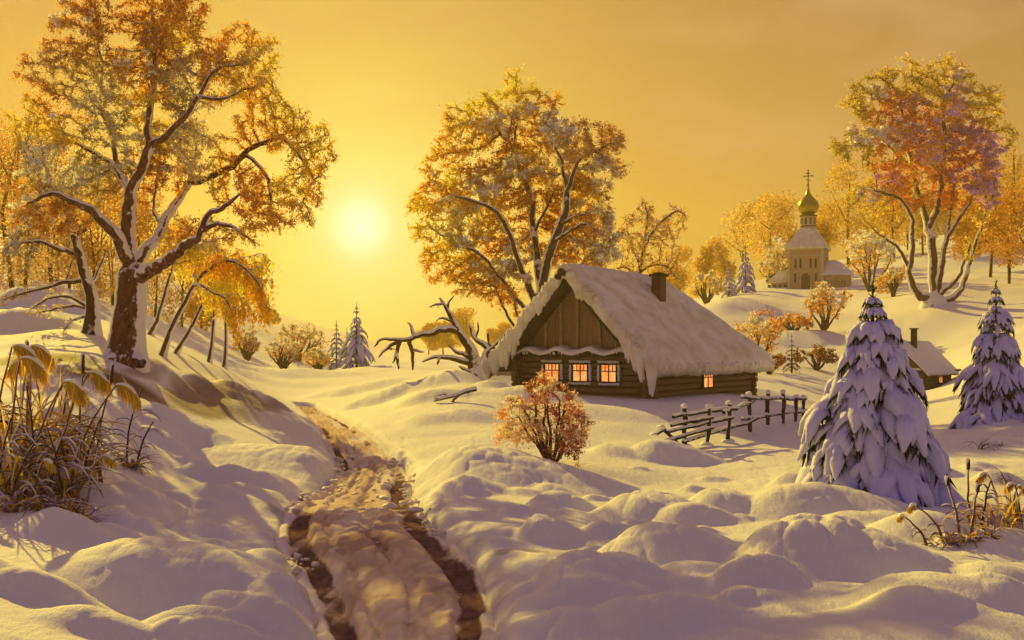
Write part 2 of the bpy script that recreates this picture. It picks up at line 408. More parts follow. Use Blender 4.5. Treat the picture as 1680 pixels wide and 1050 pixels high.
def make_clods():
    """loose lumps of snow thrown up along the ruts and lying on the drifts beside the track"""
    rng = np.random.default_rng(17); b = MB(); n = 0
    for k in range(900):
        t = rng.uniform(6, len(ROAD)-60); i = int(t); C = ROAD[i]*(1-t%1)+ROAD[i+1]*(t%1)
        if C[1] < 9 or C[1] > 30: continue
        d = ROAD[i+1][:2]-ROAD[i][:2]; d /= np.linalg.norm(d); s = rng.choice([-1.02, -.94, -.56, -.2, .1, .30, .54, .94, 1.02])+rng.normal(0, .07)
        x = C[0]+d[1]*s*C[2]; y = C[1]-d[0]*s*C[2]
        if vnoise(np.array([x*.9]), np.array([y*.5]), 18)[0] < -.08: continue
        r = min(.014+rng.exponential(.02), .10); z = float(height(np.array([x]), np.array([y]), road=1)[0])
        b.blob((x, y, z+r*.12+(.03 if abs(s) < 1.0 else 0)), (r*rng.uniform(.9, 1.6), r*rng.uniform(.9, 1.6), r*rng.uniform(.6, .9)), k, .35, sub=1 if r < .035 else 2)
    return b.build('snow_clods', M['clod'], sm=True)
# ------------------------------------------------------------------ the materials
M = {}
def ground_mat():
    m = NT('snow_ground'); v = m.obj()
    a = m.noise(.9, 5, v); mp = m.n('Mapping'); m.l(v, mp.inputs[0]); mp.inputs['Scale'].default_value = (1, .42, 1); b = m.noise(8, 6, mp.outputs[0], .7); g = m.noise(42, 4, mp.outputs[0], .75)
    snow = m.mix(a, (.80, .79, .84), (.88, .87, .89))
    so = m.n('Attribute'); so.attribute_name = 'soil'  # mask of the bank's painted shade
    mu = m.n('Attribute'); mu.attribute_name = 'mud'
    e = m.noise(3.2, 6, v, .7, .4)
    bank_shadec = m.ramp(e, [(.3, (.10, .046, .026)), (.55, (.22, .11, .06)), (.8, (.46, .32, .24))])  # brown of the shaded bank, put into the snow colour
    mudc = m.ramp(e, [(.3, (.05, .035, .028)), (.6, (.2, .13, .085)), (.8, (.5, .38, .28))])
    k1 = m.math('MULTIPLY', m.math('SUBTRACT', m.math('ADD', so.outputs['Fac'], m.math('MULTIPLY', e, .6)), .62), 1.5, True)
    k2 = m.math('MULTIPLY', m.math('SUBTRACT', m.math('ADD', mu.outputs['Fac'], m.math('MULTIPLY', e, .7)), .66), 1.8, True)
    c = m.mix(k1, snow, bank_shadec); c = m.mix(k2, c, mudc)
    m.col(c)
    h = m.math('ADD', m.math('MULTIPLY', b, 2.2), m.math('MULTIPLY', g, .8))
    m.bump(h, .55, .04); m.set(Roughness=.75, Specular_IOR_Level=.15)
    return m.m
def road_mat():
    m = NT('rutted_snow_track'); mp = m.n('Mapping'); m.l(m.obj(), mp.inputs[0]); mp.inputs['Scale'].default_value = (1, .4, 1); v = mp.outputs[0]
    w = m.n('Attribute'); w.attribute_name = 'wet'; d = m.n('Attribute'); d.attribute_name = 'dirt'
    e = m.noise(6, 6, v, .7, .1); g = m.noise(38, 4, v, .75)
    base = m.ramp(m.math('ADD', m.math('MULTIPLY', d.outputs['Fac'], .75), m.math('MULTIPLY', e, .3)), [(.2, (.86, .80, .80)), (.5, (.76, .60, .50)), (.85, (.54, .37, .28))])
    mud = m.ramp(e, [(.35, (.10, .050, .052)), (.7, (.27, .165, .15))])
    k = m.math('MULTIPLY', m.math('SUBTRACT', m.math('ADD', w.outputs['Fac'], m.math('MULTIPLY', e, .9)), .92), 3.2, True)
    m.col(m.mix(k, base, mud)); m.bump(m.math('ADD', e, m.math('MULTIPLY', g, .9)), .6, .03)
    r = m.math('SUBTRACT', .8, m.math('MULTIPLY', k, .2)); m.l(r, m.b.inputs['Roughness']); m.set(Specular_IOR_Level=.0)
    return m.m
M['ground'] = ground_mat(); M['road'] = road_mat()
M['snow'] = snow_mat('fresh_snow'); M['clod'] = snow_mat('trodden_snow', (.80, .72, .66), 30, 9, .5); m = NT('roof_snow'); v = m.obj(); a = m.noise(1.1, 5, v, .6, .4); b = m.noise(22, 4, v, .7); d = m.noise(3.5, 4, v)
m.col(m.ramp(a, [(.32, (.60, .54, .42)), (.5, (.76, .72, .62)), (.68, (.86, .84, .80))])); m.bump(m.math('ADD', m.math('MULTIPLY', d, 3.0), b), .6, .03); m.set(Roughness=.8, Specular_IOR_Level=.15); M['roofsnow'] = m.m
M['bough'] = snow_mat('bough_snow', (.56, .55, .95), 30, 7, .5)  # violet shading of the boughs is put into the snow colour
M['bark'] = bark_mat('dark_bark', (.02, .010, .008), (.10, .04, .026), amount=.46)
M['birch'] = bark_mat('birch_bark', (.03, .017, .012), (.16, .095, .06), amount=.52, side=.5)
M['frostbark'] = bark_mat('frosted_bark', (.03, .014, .010), (.13, .06, .04), amount=.50, side=.60, top=.2, speck=.36, zs=.5)
M['oldbark'] = bark_mat('old_mottled_bark', (.012, .006, .006), (.26, .085, .055), amount=.50, side=.62, top=.28, scale=7, speck=.40, zs=.45)
M['twigbark'] = plain_mat('shrub_bark', (.035, .015, .012), (.11, .045, .03), 12)
M['leaf'] = leaf_mat('autumn_leaf', .62); M['frost'] = leaf_mat('frosted_twig', .58)
M['needle'] = leaf_mat('spruce_needle', .15)
M['log'] = plain_mat('weathered_log', (.075, .045, .026), (.33, .21, .125), 5, .85, .9, .03, (.6, 6, 6))
M['logend'] = plain_mat('log_end', (.16, .10, .055), (.36, .24, .14), 14, .8)
M['board'] = plain_mat('gable_board', (.16, .10, .055), (.38, .25, .14), 6, .85, .6, .02, (6, 6, .5))
M['batten'] = plain_mat('gable_batten', (.26, .19, .10), (.46, .35, .20), 9, .85, .8, .02)
M['darkwood'] = plain_mat('dark_wood', (.015, .010, .008), (.06, .035, .024), 9, .85)
M['thatch'] = plain_mat('thatch', (.03, .02, .014), (.12, .08, .045), 12, .95, .9, .04)
M['fence'] = bark_mat('fence_wood', (.012, .010, .012), (.045, .034, .034), amount=.40, side=.75, top=.3, scale=9)
M['brick'] = plain_mat('chimney_brick', (.07, .03, .02), (.20, .095, .05), 10, .9)
def lit(name, c1, c2, s):
    m = NT(name); v = m.obj(); a = m.noise(3.2, 3, v)
    c = m.ramp(a, [(.38, c1), (.62, c2)]); m.l(c, m.b.inputs['Emission Color']); m.b.inputs['Emission Strength'].default_value = s
    m.col((.2, .08, .03)); m.set(Roughness=.15); return m.m
M['lit'] = lit('lamplit_pane', (1.0, .20, .025), (1.0, .47, .14), .88)
M['sash'] = plain_mat('red_sash', (.16, .03, .015), (.30, .07, .03), 15, .6)
M['wall'] = plain_mat('ochre_plaster', (.40, .25, .14), (.56, .37, .22), 3, .85, .3, .02)
M['trim'] = plain_mat('pale_plaster', (.48, .38, .28), (.62, .50, .38), 5, .8, .3)
M['dark'] = plain_mat('dark_pane', (.02, .014, .014), (.06, .035, .035), 6, .25)
M['door'] = plain_mat('oxblood_door', (.05, .015, .012), (.14, .04, .025), 8, .6, .5, .02, (8, 8, 1))
m = NT('gilded_dome'); m.col(m.mix(m.noise(7, 4, m.obj()), (.26, .19, .025), (.42, .31, .05))); m.set(Metallic=.85, Roughness=.32); M['gold'] = m.m
M['iron'] = plain_mat('wrought_iron', (.06, .045, .02), (.16, .12, .05), 10, .5, Metallic=.5)
M['slate'] = snow_mat('snowed_slate', (.74, .73, .80), 12, 2, .4)
M['reed'] = leaf_mat('reed_blade', .4)

# ------------------------------------------------------------------ camera, sky, sun
def setup(sun_az=-28.0, sun_el=25.0, sun_s=5.0, disc_px=(592, 372), haze=.0008):
    cam = bpy.data.cameras.new('camera'); o = bpy.data.objects.new('camera', cam); COL.objects.link(o)
    cam.sensor_width = 36; cam.lens = 36*F/1680; cam.shift_y = 35/1680; cam.clip_end = 4000; cam.clip_start = .1
    o.location = (0, 0, EYE); o.rotation_euler = (math.pi/2, 0, 0); scene.camera = o
    az, el = math.radians(sun_az), math.radians(sun_el)
    to = Vector((math.sin(az)*math.cos(el), math.cos(az)*math.cos(el), math.sin(el)))
    L = bpy.data.lights.new('sun', 'SUN'); s = bpy.data.objects.new('sun', L); COL.objects.link(s)
    L.energy = sun_s; L.angle = math.radians(.5); L.color = (1.0, .74, .10)
    s.rotation_euler = (-to).to_track_quat('-Z', 'Y').to_euler(); s.location = (0, 0, 60)
    disc = Vector((disc_px[0]-840, F, HOR-disc_px[1])).normalized()
    w = bpy.data.worlds.new('World'); scene.world = w; w.use_nodes = True
    nt = NT.__new__(NT); nt.t = w.node_tree; t = nt.t
    bg = t.nodes['Background']
    d = nt.n('TexCoord').outputs['Generated']
    sp = nt.n('SeparateXYZ'); nt.l(d, sp.inputs[0])
    dot = nt.n('VectorMath', operation='DOT_PRODUCT'); nt.l(d, dot.inputs[0]); dot.inputs[1].default_value = disc
    ang = nt.math('ARCCOSINE', nt.math('MINIMUM', dot.outputs['Value'], .999999))
    ang = nt.math('DIVIDE', ang, math.pi)                       # 0 at the sun .. 1 opposite
    # soft streaks of cloud
    mp = nt.n('Mapping'); nt.l(d, mp.inputs[0]); mp.inputs['Scale'].default_value = (1, 1, 3.2)
    cl = nt.noise(5.5, 5, mp.outputs[0], .55, .6)
    cl2 = nt.noise(2.2, 3, mp.outputs[0], .5)
    q = nt.math('ADD', nt.math('MULTIPLY', ang, 2.0), nt.math('MULTIPLY', nt.math('SUBTRACT', cl2, .5), .11))
    q = nt.math('ADD', q, nt.math('MULTIPLY', nt.math('SUBTRACT', cl, .5), .06))
    # by angle from the sun: 0.1 of this ramp is 9 degrees
    warm = nt.ramp(q, [(0.0, (.97, .84, .27)), (.045, (.94, .77, .20)), (.10, (.85, .60, .13)), (.17, (.70, .41, .09)), (.25, (.54, .295, .10)), (.33, (.44, .235, .11)), (.52, (.26, .16, .125)), (1.0, (.19, .135, .25))])
    elev = nt.math('ABSOLUTE', sp.outputs[2])
    hor = nt.ramp(elev, [(0.0, (.78, .46, .06)), (.09, (.76, .46, .075)), (.18, (.64, .36, .085)), (.30, (.46, .245, .095)), (1.0, (.28, .19, .19))])
    k = nt.ramp(q, [(.05, (0, 0, 0)), (.20, (.55, .55, .55)), (.35, (.7, .7, .7)), (.6, (.2, .2, .2)), (1.0, (0, 0, 0))])
    c = nt.mix(k, warm, hor)
    pk = nt.ramp(nt.math('ADD', cl, nt.math('MULTIPLY', nt.math('SUBTRACT', cl2, .5), .7)), [(.50, (0, 0, 0)), (.68, (.34, .34, .34))])
    c = nt.mix(nt.math('MULTIPLY', pk, nt.math('MULTIPLY', nt.math('SUBTRACT', q, .06), 6.0, True)), c, (.78, .46, .22))
    # the sun itself: a hazy disc and its halo
    core = nt.ramp(nt.math('MULTIPLY', ang, 20.0), [(0.0, (.60, .64, .86)), (.11, (.43, .47, .58)), (.20, (.19, .23, .22)), (.30, (.10, .14, .09)), (.5, (.045, .065, .03)), (1.0, (0, 0, 0))])
    add = nt.n('Mix'); add.data_type = 'RGBA'; add.blend_type = 'ADD'; add.inputs[0].default_value = 1.0
    nt.l(c, add.inputs[6]); nt.l(core, add.inputs[7])
    nt.l(add.outputs[2], bg.inputs[0]); bg.inputs[1].default_value = .78
    # below the horizon: the snowfields beyond the model
    lo = nt.math('MULTIPLY', nt.math('ADD', nt.math('MULTIPLY', sp.outputs[2], -12.0), -.1), 1.0, True)
    fin = nt.mix(lo, add.outputs[2], (.36, .23, .13)); nt.l(fin, bg.inputs[0])
    if haze > 0:
        m = bpy.data.materials.new('golden_haze'); m.use_nodes = True; tt = m.node_tree
        tt.nodes.remove(tt.nodes['Principled BSDF'])
        v = tt.nodes.new('ShaderNodeVolumePrincipled'); v.inputs['Density'].default_value = haze
        v.inputs['Color'].default_value = (1.0, .80, .40, 1); v.inputs['Anisotropy'].default_value = .45
        tt.links.new(v.outputs[0], tt.nodes['Material Output'].inputs['Volume'])
        b = MB(); b.box((-640, -640, -4), (640, 640, 72)); h = b.build('haze', m); tag(h, kind='stuff')
    scene.view_settings.view_transform = 'Standard'; scene.view_settings.look = 'None'
    scene.view_settings.exposure = .20; scene.view_settings.gamma = 1
    c = scene.cycles if hasattr(scene, 'cycles') else None
    scene.render.engine = 'CYCLES'; c = scene.cycles
    c.max_bounces = 5; c.diffuse_bounces = 3; c.glossy_bounces = 2; c.transmission_bounces = 3; c.volume_bounces = 0; c.transparent_max_bounces = 6
    c.use_denoising = True; c.caustics_reflective = False; c.caustics_refractive = False
    c.sample_clamp_indirect = 4.0
# ------------------------------------------------------------------ trees
def polyline(pts, base, Y0):
    """traced limb -> world points; each entry (px, py[, depth offset])"""
    out = []
    for p in pts:
        dy = p[2] if len(p) > 2 else 0.0
        out.append(P(p[0], p[1], Y0+dy))
    return out
def resample(p, step):
    p = np.asarray(p); d = np.r_[0, np.cumsum(np.linalg.norm(np.diff(p, axis=0), axis=1))]
    n = max(2, int(math.ceil(d[-1]/step))+1); t = np.linspace(0, d[-1], n)
    return np.stack([np.interp(t, d, p[:, k]) for k in range(3)], 1)
def bend_smooth(p, it=1):
    p = np.asarray(p, float)
    for _ in range(it):
        q = [p[0]]
        for a, b in zip(p[:-1], p[1:]): q += [a*.75+b*.25, a*.25+b*.75]
        q.append(p[-1]); p = np.array(q)
    return p
def grow(limbs, attract, step, rng, kill=1.9, maxit=120, grav=0.0, jit=.25, maxn=9000):
    """limbs: list of (points, parent limb or -1). Returns positions, parents."""
    N, par = [], []
    for pts, r0, r1 in limbs:
        pts = resample(bend_smooth(pts, 2), step)
        wv = np.cumsum(rng.normal(0, .16*step, pts.shape), axis=0); wv -= np.linspace(0, 1, len(pts))[:, None]*wv[-1]; wv -= wv[0]*(1-np.linspace(0, 1, len(pts))[:, None])
        pts = pts+wv*(.25 if not N else 1.0)
        if N:
            A = np.array(N); i = int(np.argmin(((A-pts[0])**2).sum(1)))
            prev = i; seq = pts[1:]
        else:
            N.append(pts[0]); par.append(-1); prev = 0; seq = pts[1:]
        for q in seq:
            N.append(q); par.append(prev); prev = len(N)-1
    ntr = len(N)
    N = np.array(N); kids = np.bincount([p for p in par if p >= 0], minlength=len(N)).tolist()
    A = np.array(attract)
    def near(A, N):
        D = np.empty(len(A)); I = np.empty(len(A), int)
        for i in range(0, len(A), 500):
            d = ((A[i:i+500, None]-N[None])**2).sum(2); I[i:i+500] = d.argmin(1); D[i:i+500] = d.min(1)
        return D, I
    D, I = near(A, N)
    for it in range(maxit):
        al = D > (kill*step)**2
        A, D, I = A[al], D[al], I[al]
        ok = np.array([kids[i] < 3 for i in I]) if len(I) else np.array([])
        if len(A) == 0 or len(N) > maxn: break
        if not ok.all():
            A, D, I = A[ok], D[ok], I[ok]
            if len(A) == 0: break
        u, inv = np.unique(I, return_inverse=True)
        d = A-N[I]; d /= np.linalg.norm(d, axis=1)[:, None]
        S = np.zeros((len(u), 3)); np.add.at(S, inv, d)
        S /= np.linalg.norm(S, axis=1)[:, None]+1e-9
        S += rng.normal(0, jit, S.shape); S[:, 2] -= grav
        S /= np.linalg.norm(S, axis=1)[:, None]+1e-9
        new = N[u]+S*step
        n0 = len(N); N = np.vstack([N, new]); par += u.tolist()
        for q in u: kids[q] += 1
        kids += [0]*len(new)
        D2, I2 = near(A, new)
        k = D2 < D; D[k] = D2[k]; I[k] = I2[k]+n0
    return N, np.array(par), ntr
def branch_mesh(N, par, tip, power, rtop, limbs_r=None, sides=7):
    n = len(N); w = np.zeros(n); w += 0
    kids = [[] for _ in range(n)]
    for i, p in enumerate(par):
        if p >= 0: kids[p].append(i)
    order = np.arange(n)
    acc = np.zeros(n)
    for i in range(n-1, -1, -1):
        if acc[i] == 0: acc[i] = 1
        if par[i] >= 0: acc[par[i]] += acc[i]*1.0
    leafc = np.zeros(n)
    for i in range(n-1, -1, -1):
        if not kids[i]: leafc[i] = 1
        if par[i] >= 0: leafc[par[i]] += leafc[i]
    r = tip*leafc**(1/power)
    r *= np.minimum(1.0, rtop/r.max()) if r.max() > rtop else 1
    if limbs_r is not None: r = np.maximum(r, limbs_r)
    for i in range(n):
        if par[i] >= 0: r[i] = min(r[i], r[par[i]])
    b = MB(); start = [(0, None)]
    while start:
        s, p = start.pop()
        ch = [] if p is None else [p]
        i = s
        while True:
            ch.append(i)
            if not kids[i]: break
            ks = sorted(kids[i], key=lambda q: -leafc[q]-100*r[q])
            for q in ks[1:]: start.append((q, i))
            i = ks[0]
        if len(ch) < 2: continue
        rr = r[ch].copy()
        if p is not None: rr[0] = min(rr[0], rr[1]*1.25)
        rr[-1] *= .6
        mx = rr.max()
        b.tube(N[ch], rr, sides if mx > rtop*.3 else 5 if mx > rtop*.09 else 4 if mx > rtop*.04 else 3, cap=False)
    return b, r, leafc, kids
def quads(ctr, size, rng, c, up=None, stretch=1.0, hang=0.0):
    """many small leaf faces; ctr (n,3), size (n,)"""
    n = len(ctr)
    a = rng.normal(0, 1, (n, 3)); a[:, 2] -= hang*2; a /= np.linalg.norm(a, axis=1)[:, None]
    b = rng.normal(0, 1, (n, 3)); b -= a*(a*b).sum(1)[:, None]; b /= np.linalg.norm(b, axis=1)[:, None]
    s = size[:, None]*.5
    L = s*stretch
    v = np.stack([ctr-a*L, ctr+b*s*.75-a*L*.15, ctr+a*L, ctr-b*s*.75-a*L*.15], 1).reshape(-1, 3)
    return v, np.arange(n*4).reshape(-1, 4), np.repeat(c, 4, axis=0)
def palette(pos, rng, cols, scale, seed, mix=.35):
    """a leaf colour for every position: patches of the tree share a tint"""
    cols = np.array(cols)
    t = vnoise(pos[:, 0]/scale+pos[:, 1]*.3/scale, pos[:, 2]/scale, seed)+.5
    t = np.clip((t-.5)*1.7+.5+rng.normal(0, mix*.5, len(pos)), 0, .999)*(len(cols)-1)
    i = t.astype(int); f = (t-i)[:, None]
    i = np.minimum(i, len(cols)-2)
    c = cols[i]*(1-f)+cols[i+1]*f; c = np.minimum(c*1.4, .94)
    return c*rng.uniform(.75, 1.2, (len(pos), 1))
def pix(pos): return 840+F*pos[:, 0]/pos[:, 1], HOR-F*(pos[:, 2]-EYE)/pos[:, 1]

def make_tree(name, label, cat, base, limbs, blobs, n_att=1500, step=None, tip=None, r0=.4, leaves=9000, leaf=.12, cols=None, colf=None,
              frost_blobs=(), frost_n=0, frost_size=None, frost_cols=((.8,.78,.84),(.9,.88,.88)), bark='bark', depth=.8, seed=1, grav=0., droop=0., spread=1.0,
              twig=2, power=2.3, group=None, rad=None, jit=.25, hang=0., snowtop=0, stretch=1.3, root=True):
    rng = np.random.default_rng(seed)
    px, py, Y = base; g = G(px, Y); org = np.array([g[0], g[1], g[2]])
    s = Y/F
    step = step or 9*s; tip = tip or .8*s
    # the traced limbs, lifted so that the foot stands on the ground there
    dz = g[2]-P(px, py, Y)[2]
    if abs(dz/s) > 8: print('BASE OFF', name, base, 'dz px %.1f' % (dz/s))
    L = []
    for k, (pts, w0, w1) in enumerate(limbs):
        W = np.array(polyline(pts, base, Y)); W[:, 2] += dz
        if k == 0 and root: W[0, 2] -= .25*w0*s*2
        L.append((W, w0*s, w1*s))
    at = []
    wts = np.array([b[2]*b[3]*(b[2]+b[3])**.3 for b in blobs], float); wts /= wts.sum()
    for (bx, by, rx, ry, *dd), wt in zip(blobs, wts):
        k = max(4, int(n_att*wt)); d = rng.normal(0, 1, (k, 3)); d /= np.linalg.norm(d, axis=1)[:, None]
        d *= rng.uniform(.25, 1, (k, 1))**(1/2.2)
        c = P(bx, by, Y); c[2] += dz
        dy = dd[0] if dd else rng.uniform(-1, 1)*depth*60*s
        q = np.stack([c[0]+d[:, 0]*rx*s, Y+dy+d[:, 1]*(rx+ry)*.5*s*depth, c[2]+d[:, 2]*ry*s], 1)
        at.append(q)
    at = np.vstack(at)
    N, par, ntr = grow(L, at, step, rng, grav=grav, jit=jit)
    lr = np.zeros(len(N)); i = 0
    for k, (W, a, b) in enumerate(L):
        m = len(resample(bend_smooth(W, 2), step))-(0 if k == 0 else 1)
        lr[i:i+m] = np.linspace(a, b, m); i += m
    if root:
        flare = np.exp(-np.clip(N[:, 2]-org[2], 0, None)/(1.2*L[0][1]+1e-6))
        lr[:ntr] = lr[:ntr]*(1+.45*flare[:ntr])
        lr[:ntr] = np.where(np.arange(ntr) < len(resample(bend_smooth(L[0][0], 2), step)), lr[:ntr], np.minimum(lr[:ntr], L[0][1]))
    b, r, lc, kids = branch_mesh(N, par, tip, power, L[0][1]*1.4, lr, 10)
    t = thing(name, label, cat, org, group=group)
    # twigs
    thin = np.where((r < tip*3.2) & (np.arange(len(N)) > ntr*.25))[0]
    if twig:
        src = np.repeat(thin, twig)
        pd = N[src]-N[np.maximum(par[src], 0)]; pd /= np.linalg.norm(pd, axis=1)[:, None]+1e-9
        d = pd*.7+rng.normal(0, .6, (len(src), 3)); d[:, 2] -= droop*.5; d /= np.linalg.norm(d, axis=1)[:, None]
        ln = rng.uniform(.7, 1.7, len(src))*step*spread
        p1 = N[src]+d*ln[:, None]*.5; d2 = d+rng.normal(0, .35, d.shape); d2[:, 2] -= droop
        d2 /= np.linalg.norm(d2, axis=1)[:, None]; p2 = p1+d2*ln[:, None]*.6
        w = np.cross(d, [0, 1, 0.2]); w /= np.linalg.norm(w, axis=1)[:, None]+1e-9; w *= tip*.62
        o = np.array([0, tip*.8, 0])
        V = np.stack([N[src]-w, N[src]+w, N[src]+o, p1-w*.8, p1+w*.8, p1+o*.8, p2], 1).reshape(-1, 3)
        k = np.arange(len(src))[:, None]*7
        b.add(V, np.concatenate([k+np.array([[0, 1, 4, 3]]), k+np.array([[1, 2, 5, 4]]), k+np.array([[2, 0, 3, 5]])]))
        b.add(V, np.concatenate([k+np.array([[3, 4, 6]]), k+np.array([[4, 5, 6]]), k+np.array([[5, 3, 6]])]))
    else:
        p1 = p2 = N[thin]; src = thin
    b.build('trunk', M[bark], t, org, sm=True)
    cand = np.vstack([p1, p2, p1*.4+p2*.6, N[src]*.5+p1*.5])
    if leaves:
        i = rng.integers(0, len(p1), leaves); uu = rng.uniform(0, 1, (leaves, 1)); a = np.where(uu < .4, N[src[i]]*(1-uu/.4)+p1[i]*uu/.4, p1[i]*(1-(uu-.4)/.6)+p2[i]*(uu-.4)/.6)
        c = a+rng.normal(0, 1, (leaves, 3))*np.where(rng.uniform(0, 1, (leaves, 1)) < .6, .13, .46)*step*spread
        if hang:
            c[:, 2] -= np.abs(rng.normal(0, hang*step, leaves))
        if colf is not None: col = colf(c, rng)
        else: col = palette(c, rng, cols, 70*s, seed)
        tipk = .32*uu**2*rng.uniform(.2, 1, (leaves, 1)); col = col*(1-tipk)+np.array([[.90, .76, .50]])*tipk      # rime on the twig ends
        q = MB(); q.add(*quads(c, leaf*rng.uniform(.6, 1.35, leaves), rng, col, stretch=stretch, hang=hang)); q.build('crown', M['leaf'], t, org)
    if frost_n:
        fp = []
        X, Yp = pix(cand)
        tot = sum(f[2]*f[3] for f in frost_blobs)
        for fx, fy, rx, ry in frost_blobs:
            k = np.where(((X-fx)/rx)**2+((Yp+dz/s-fy)/ry)**2 < 1)[0]
            if len(k) == 0: continue
            m = int(frost_n*rx*ry/tot)
            c0 = cand[rng.choice(k, max(3, m//26))]
            c = c0[rng.integers(0, len(c0), m)]+rng.normal(0, .30*step, (m, 3))*np.array([1.2, 1.2, .75]); c[:, 2] += .2*step
            fp.append(c)
        if fp:
            c = np.vstack(fp); q = MB()
            q.add(*quads(c, (frost_size or leaf)*rng.uniform(.6, 1.4, len(c)), rng, palette(c, rng, frost_cols, 40*s, seed+5), stretch=1.2)); q.build('frost', M['frost'], t, org)
    return t

# traced limbs: (points, half width px at start, at end)
def big_left_tree():
    Ls = [([(205,592),(210,540),(215,490),(218,440)], 27, 24),
     ([(218,440),(200,401,-.3),(171,351,-.8),(150,330,-1),(125,318,-1.2),(100,307,-1.4),(71,318,-1.6),(46,328,-1.7)], 13, 2),
     ([(218,440),(212,384),(211,339),(214,307)], 15, 10),
     ([(214,307),(193,275,.4),(186,264,.5),(157,246,.8),(125,225,1),(89,218,1.1),(61,232,1.2)], 7, 1.5),
     ([(193,275,.4),(186,214,.6),(168,178,.8),(160,130,1),(166,89,1),(160,43,1),(157,14,1),(150,-30,1)], 5, 1.5),
     ([(214,307),(236,264,-.3),(246,236,-.4)], 9, 8),
     ([(246,236,-.4),(248,178,-.2),(252,130,0),(257,93,.2),(261,64,.4),(254,28,.5),(250,-10,.6),(246,-50,.7)], 6, 1.5),
     ([(246,236,-.4),(279,214,-.8),(307,178,-1.2),(321,150,-1.4),(343,121,-1.6),(371,104,-1.8),(407,95,-2)], 7, 1.5),
     ([(321,150,-1.4),(357,154,-1.5),(386,139,-1.6),(420,135,-1.6)], 3.5, 1.2),
     ([(225,430),(243,401,.4),(264,366,.8),(286,333,1.2),(311,293,1.5)], 11, 6),
     ([(264,366,.8),(252,330,1),(256,290,1.2),(262,255,1.3)], 3.5, 1.5),
     ([(311,293,1.5),(318,250,1.6),(325,200,1.7)], 4, 1.5),
     ([(311,293,1.5),(343,289,1.3),(379,271,1),(400,250,.8),(425,229,.6),(457,218,.4),(482,207,.3)], 6, 1.8),
     ([(457,218,.4),(489,239,.1),(500,264,-.1),(515,290,-.1)], 3, 1.2),
     ([(400,250,.8),(425,264,.6),(443,296,.5),(446,332,.4),(440,360,.4)], 3, 1.2),
     ([(228,452),(250,433,-.8),(286,416,-1.6),(321,387,-2.3),(332,366,-2.5),(343,341,-2.6),(371,336,-2.8),(393,314,-3)], 13, 2.5),
     ([(328,376,-2.4),(364,362,-2.7),(393,369,-3),(415,390,-3.1)], 5, 1.5),
     ([(210,575),(185,583,-.5),(160,590,-.9)], 12, 4), ([(212,575),(235,590,-.6)], 12, 6)]
    B = [(130,60,60,62),(170,5,70,50),(250,25,60,55),(315,28,48,48),(405,85,60,60),(335,140,70,55),(108,130,58,58),(80,215,58,45),(60,300,55,50),(170,170,70,60),(235,120,80,70),(255,240,70,60),(440,195,70,52),
         (515,235,45,50),(500,310,42,65),(440,330,55,62),(380,300,60,50),(312,235,60,50),(150,290,70,50),(345,385,60,40),(95,360,55,28),(300,80,60,50),(420,135,40,40),(40,350,35,30)]
    def colf(c, rng):
        X, Y = pix(c)
        base = palette(c, rng, [(.40,.15,.022),(.58,.26,.03),(.70,.38,.03),(.78,.52,.05)], .9, 3)
        grey = palette(c, rng, [(.32,.22,.10),(.46,.38,.26),(.60,.56,.52)], .8, 9)
        yel = palette(c, rng, [(.66,.36,.03),(.80,.52,.04),(.78,.60,.10)], 1.0, 4)
        t = smooth(300, 520, X+60*vnoise(c[:, 0], c[:, 2], 7))[:, None]
        g = (smooth(.02, .22, vnoise(c[:, 0]*.75, c[:, 2]*.75, 12))*smooth(420, 300, X)*smooth(20, 170, Y))[:, None]
        o = base*(1-t)+yel*t
        return o*(1-g)+grey*g
    return make_tree('old_tree', 'big old tree with thick forked snowy trunk on top of the bank', 'tree', (205,588,32), Ls, B,
        n_att=3600, leaves=140000, leaf=.052, colf=colf, frost_blobs=[(215,95,60,35),(120,190,45,30),(230,200,60,40),(90,270,70,35),(140,280,40,25),(40,330,40,30),(350,185,40,20),(110,30,40,30),(190,235,50,35),(240,260,50,30)],
        frost_n=7000, frost_size=.085, frost_cols=((.66,.62,.68),(.90,.88,.90)), bark='oldbark', seed=3, depth=.9, grav=.04, droop=.25, twig=4, step=.17)
